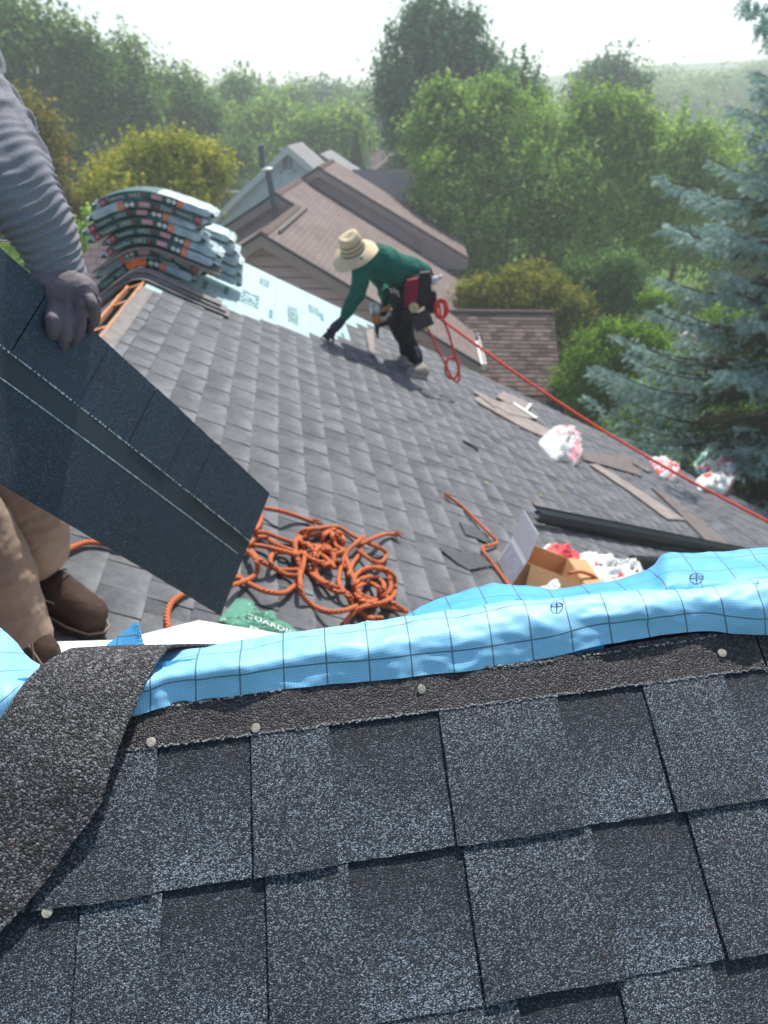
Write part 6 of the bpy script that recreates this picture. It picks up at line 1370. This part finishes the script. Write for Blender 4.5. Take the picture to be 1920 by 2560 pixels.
gl.append(('c', [at(190, 720, d_h + .01), at(228, 752, d_h + .035), at(232, 800, d_h + .055)], [.024, .019, .015]))      # thumb behind
g1 = fuse('glove', gl, M_GLOVE1, .0020, ps, smooth=1)
wrinkle(g1, .0016, 42, seed=3)
hd = (wr - elb); hd /= np.linalg.norm(hd)
# body: one continuous figure, mostly outside the frame
neck1 = sho + V(-.16, .06, .10); chest1 = sho + V(-.20, .05, -.18); hipc = at(-330, 820, 1.75); head1 = neck1 + V(.03, -.03, .17); shoF = sho + V(-.34, .12, .0)
kn1 = at(20, 1185, 1.62); kn2 = at(-115, 1290, 1.50); b1 = onM(112, 1490); b2_ = onM(5, 1590)
an1 = onM(78, 1485) + ZV * .12; an2 = at(45, 1575, 1.70)
hp1 = hipc + V(.10, .02, -.02); hp2 = hipc + V(-.08, -.10, -.02); elF = shoF + V(-.05, -.22, -.22); wrF = at(-60, 900, 1.25)
fuse('body', [('c', [hipc, (hipc + chest1) / 2, chest1, neck1 - ZV * .02], [.13, .12, .14, .06]), ('c', [neck1, head1], [.055, .07]), ('e', head1, (.08, .10, .115)), ('e', head1 + V(.05, -.08, -.02), (.018, .025, .022)), ('c', [chest1, sho], [.10, .07]), ('c', [chest1, shoF], [.10, .07]),
     ('c', [sho, elb, wr, at(160, 740, d_h - .01)], [.055, .042, .028, .026]), ('c', [shoF, elF, wrF], [.055, .042, .028]), ('c', [hp1, kn1, an1], [.085, .055, .040]), ('c', [hp2, kn2, an2], [.085, .055, .040])], M_SKIN, .014, ps)
fuse('glove', [('c', [wrF, wrF + V(.04, .02, -.03)], [.036, .04])] + [('c', [wrF + V(.04, .01 * k, -.03), wrF + V(.09, .018 * k, -.05), wrF + V(.10, .018 * k, -.09)], [.016, .013, .011]) for k in range(-2, 2)] + [('c', [wrF + V(.03, -.03, -.03), wrF + V(.07, -.05, -.03)], [.017, .013])], M_GLOVE1, .006, ps)
# sleeve, with the bunched cross folds of the knit
SC_ = [at(158, 706, d_h - .004), at(140, 662, d_h - .018), at(112, 590, d_h - .035), at(72, 515, d_h - .05), at(28, 430, d_h - .055), at(-40, 320, d_h - .03), at(-110, 215, d_h + .0), sho, chest1 * .4 + sho * .6]
SR_ = [.0455, .048, .056, .064, .069, .076, .084, .100, .12]
cp = catmull(SC_, 36); n = len(cp); sr = np.interp(np.linspace(0, len(SR_) - 1, n), range(len(SR_)), SR_)
T_ = np.gradient(np.array(cp), axis=0); T_ /= np.linalg.norm(T_, axis=1)[:, None]; s_arc = np.concatenate([[0], np.cumsum(np.linalg.norm(np.diff(np.array(cp), axis=0), axis=1))])
P = []
for i in range(n):
    X = np.cross(T_[i], cp[i] / np.linalg.norm(cp[i])); X /= np.linalg.norm(X); Yv = np.cross(T_[i], X); row = []
    for k in range(73):
        q = 2 * pi * k / 72; dirv = X * cos(q) + Yv * sin(q); s = s_arc[i]
        warp = .013 * sin(q + .6) + .012 * nz((cos(q) * .8, sin(q) * .8, s * 6), 1.0)
        ph = (s + warp) / .0140 * 2 * pi; amp = .0023 * (1 if s < .17 else max(.12, 1 - (s - .17) / .10)) * min(1, s / .01 + .2) * (.45 + 1.1 * min(1, abs(nz((cos(q) * .9, sin(q) * .9, s * 16), 1)) * 2))
        big = .010 * nz((cos(q) * 1.1, sin(q) * 1.1, s * 9 + 3), 1.0) * min(1, s / .12) + .010 * max(0, 1 - abs(nz((cos(q) * 1.3 + s * 7, sin(q) * 1.3, s * 11), 1)) * 5) * min(1, max(0, (s - .15) / .08))
        row.append(cp[i] + dirv * (sr[i] + amp * (sin(ph) * .7 + .3 * abs(sin(ph / 2))) + big))
    P.append(row)
mb = MB(); G = np.array(P); mb.grid(G, 0, None, th=0)
o_ = mb.build('sleeve', M_SLEEVE, ps, smooth=True)
fuse('shirt', [('c', [hipc + ZV * .12, (hipc + chest1) / 2, chest1, neck1 - ZV * .05], [.165, .165, .18, .09]), ('c', [chest1, sho], [.14, .105]), ('c', [chest1, shoF], [.14, .10]), ('c', [shoF, elF, wrF - (wrF - elF) * .1], [.09, .075, .05])], M_SLEEVE, .014, ps)
# vest edge, seam and ring
vz = [at(-20, 440, d_h + .02), at(8, 470, d_h + .0), at(34, 545, d_h - .0), at(20, 555, d_h + .0), at(-30, 565, d_h + .02), at(-200, 560, d_h + .05), at(-200, 440, d_h + .06)]
mb = MB(); mb.slab(vz, ray(0, 500) * -1, .03); ve = mb.build('tool_vest', M_VEST, ps)
mb = MB(); mb.tube([at(-20, 540, d_h - .008), at(8, 537, d_h - .008), at(30, 530, d_h - .008)], .0011, 5); mb.tube(catmull([at(10, 470, d_h - .006), at(18, 500, d_h - .006), at(32, 535, d_h - .006)], 4), .0011, 5); mb.build('seam', M_STITCH, ve)
mb = MB(); cen = (14, 560); mb.tube(catmull([at(cen[0] + 40 * cos(q), cen[1] + 42 * sin(q), d_h - .018) for q in np.linspace(-1.0, 3.6, 12)], 4), .0030, 8); mb.build('metal_ring', M_STEEL, ve, smooth=True)
# trousers
def leg(parts, seed):
    o = fuse('trouser_leg', parts, M_TROU, .0065, ps, smooth=2)
    return o
l1 = leg([('c', [hp1, kn1, at(70, 1290, 1.70), at(98, 1370, 1.80), an1 - ZV * .01], [.13, .105, .092, .080, .078])], 1)
l2 = leg([('c', [hp2, kn2, at(-20, 1430, 1.60), at(22, 1540, 1.67), at(40, 1580, 1.70)], [.13, .105, .095, .088, .086])], 2)
AN = np.array([[3.5, 1, .6], [1, 3.5, .4], [2.0, 2.0, 13]])
for l_, sd in ((l1, 1), (l2, 6)): wrinkle(l_, .0060, 1, AN * 1.3, sd); wrinkle(l_, .0035, 12, None, sd + 3); wrinkle(l_, .002, 34, None, sd + 5)
fuse('trouser_seat', [('c', [hp1, hipc, hp2], [.14, .15, .14]), ('c', [hipc, hipc + ZV * .10], [.15, .145])], M_TROU, .014, ps)
# boots
M_SOLED = simple('dark rubber sole', (.045, .036, .032), .7, .3, .2, 60)
def boot(px_toe, px_heel, anc, lab):
    toe, heel = onM(*px_toe, .028), onM(*px_heel, .028); d = toe - heel; ln = np.linalg.norm(d); x = d / ln; s = np.cross(NM, x); s /= np.linalg.norm(s)
    o = fuse('boot', [('c', [heel + x * .05 + NM * .05, heel + x * ln * .45 + NM * .055, toe - x * .055 + NM * .038], [.045, .052, .048]), ('c', [heel + x * .06 + NM * .05, anc - ZV * .02], [.048, .055]), ('c', [heel + x * ln * .4 + NM * .07, anc + x * .02 - ZV * .03], [.046, .05]), ('c', [heel + x * .04 + NM * .01, toe - x * .05 + NM * .006], [.040, .046])], M_BOOT, .0055, ps)
    wrinkle(o, .0022, 22, seed=4)
    mb = MB(); out = [(0, -.6), (-.02, 0), (0, .6), (.12, .85), (.4, .80), (.7, 1.03), (.88, .85), (1.0, .3), (1.0, -.25), (.9, -.8), (.7, -1.0), (.4, -.85), (.12, -.85)]
    mb.slab([heel + x * ln * u + s * v_ * .056 + NM * .010 for u, v_ in out], NM, .026); mb.build('sole', M_SOLED, o)
    tc = [heel + x * ln * u + s * v_ * .050 + NM * h_ for u, v_, h_ in ((.66, -.98, .030), (.70, -.7, .066), (.73, 0, .080), (.70, .7, .066), (.66, .98, .030))]; mb = MB(); mb.tube(catmull(tc, 6), .0022, 5); mb.build('toe_cap_seam', M_LACED, o)
    mb = MB(); mb.tube([heel + x * ln * u + s * v_ * .0585 + NM * .012 for u, v_ in out + out[:1]], .003, 5); mb.build('welt', M_LACE, o)
    for k in range(5):
        c_ = heel + x * ln * (.40 + .06 * k) + NM * (.122 - .013 * k); mb = MB(); mb.tube(catmull([c_ + s * .03 - NM * .012, c_ + NM * .004, c_ - s * .03 - NM * .012], 4), .0022, 5); mb.build('lace', M_LACED, o)
    return o
bt1 = boot((262, 1582), (32, 1468), an1 - ZV * .02, 1)
mb = MB(); mb.tube(catmull([onM(58, 1450, .10) , at(80, 1490, 1.80), at(108, 1512, 1.82), at(112, 1498, 1.83)], 6), .0022, 6); mb.tube(catmull([at(108, 1500, 1.81), at(135, 1510, 1.83), at(150, 1535, 1.85), at(155, 1555, 1.87)], 6), .0022, 6); mb.build('loose_lace', M_LACE, bt1)
bt2 = boot((140, 1690), (-25, 1600), an2 - ZV * .02, 2)
for L_ in (([(70, 1612), (90, 1640), (105, 1662)]), ([(80, 1608), (84, 1640), (88, 1660)])): mb = MB(); mb.tube([at(x, y, 1.62) for x, y in L_], .0022, 5); mb.build('loose_lace', M_LACE, bt2)
# ================================================================== haze
mb = MB(); mb.box(V(-330, -40, GZ - 1), V(660, 0, 0), V(0, 640, 0), V(0, 0, 48)); hz = mb.build('haze', None, kind='stuff')
m_ = bpy.data.materials.new('summer haze'); m_.use_nodes = True; t_ = m_.node_tree; t_.nodes.clear(); o1 = t_.nodes.new('ShaderNodeOutputMaterial'); v1 = t_.nodes.new('ShaderNodeVolumePrincipled')
v1.inputs['Density'].default_value = .0026; v1.inputs['Color'].default_value = (.93, .96, 1, 1); v1.inputs['Anisotropy'].default_value = .3; t_.links.new(v1.outputs[0], o1.inputs['Volume']); hz.data.materials.append(m_)
bpy.data.scenes.remove(_sc)
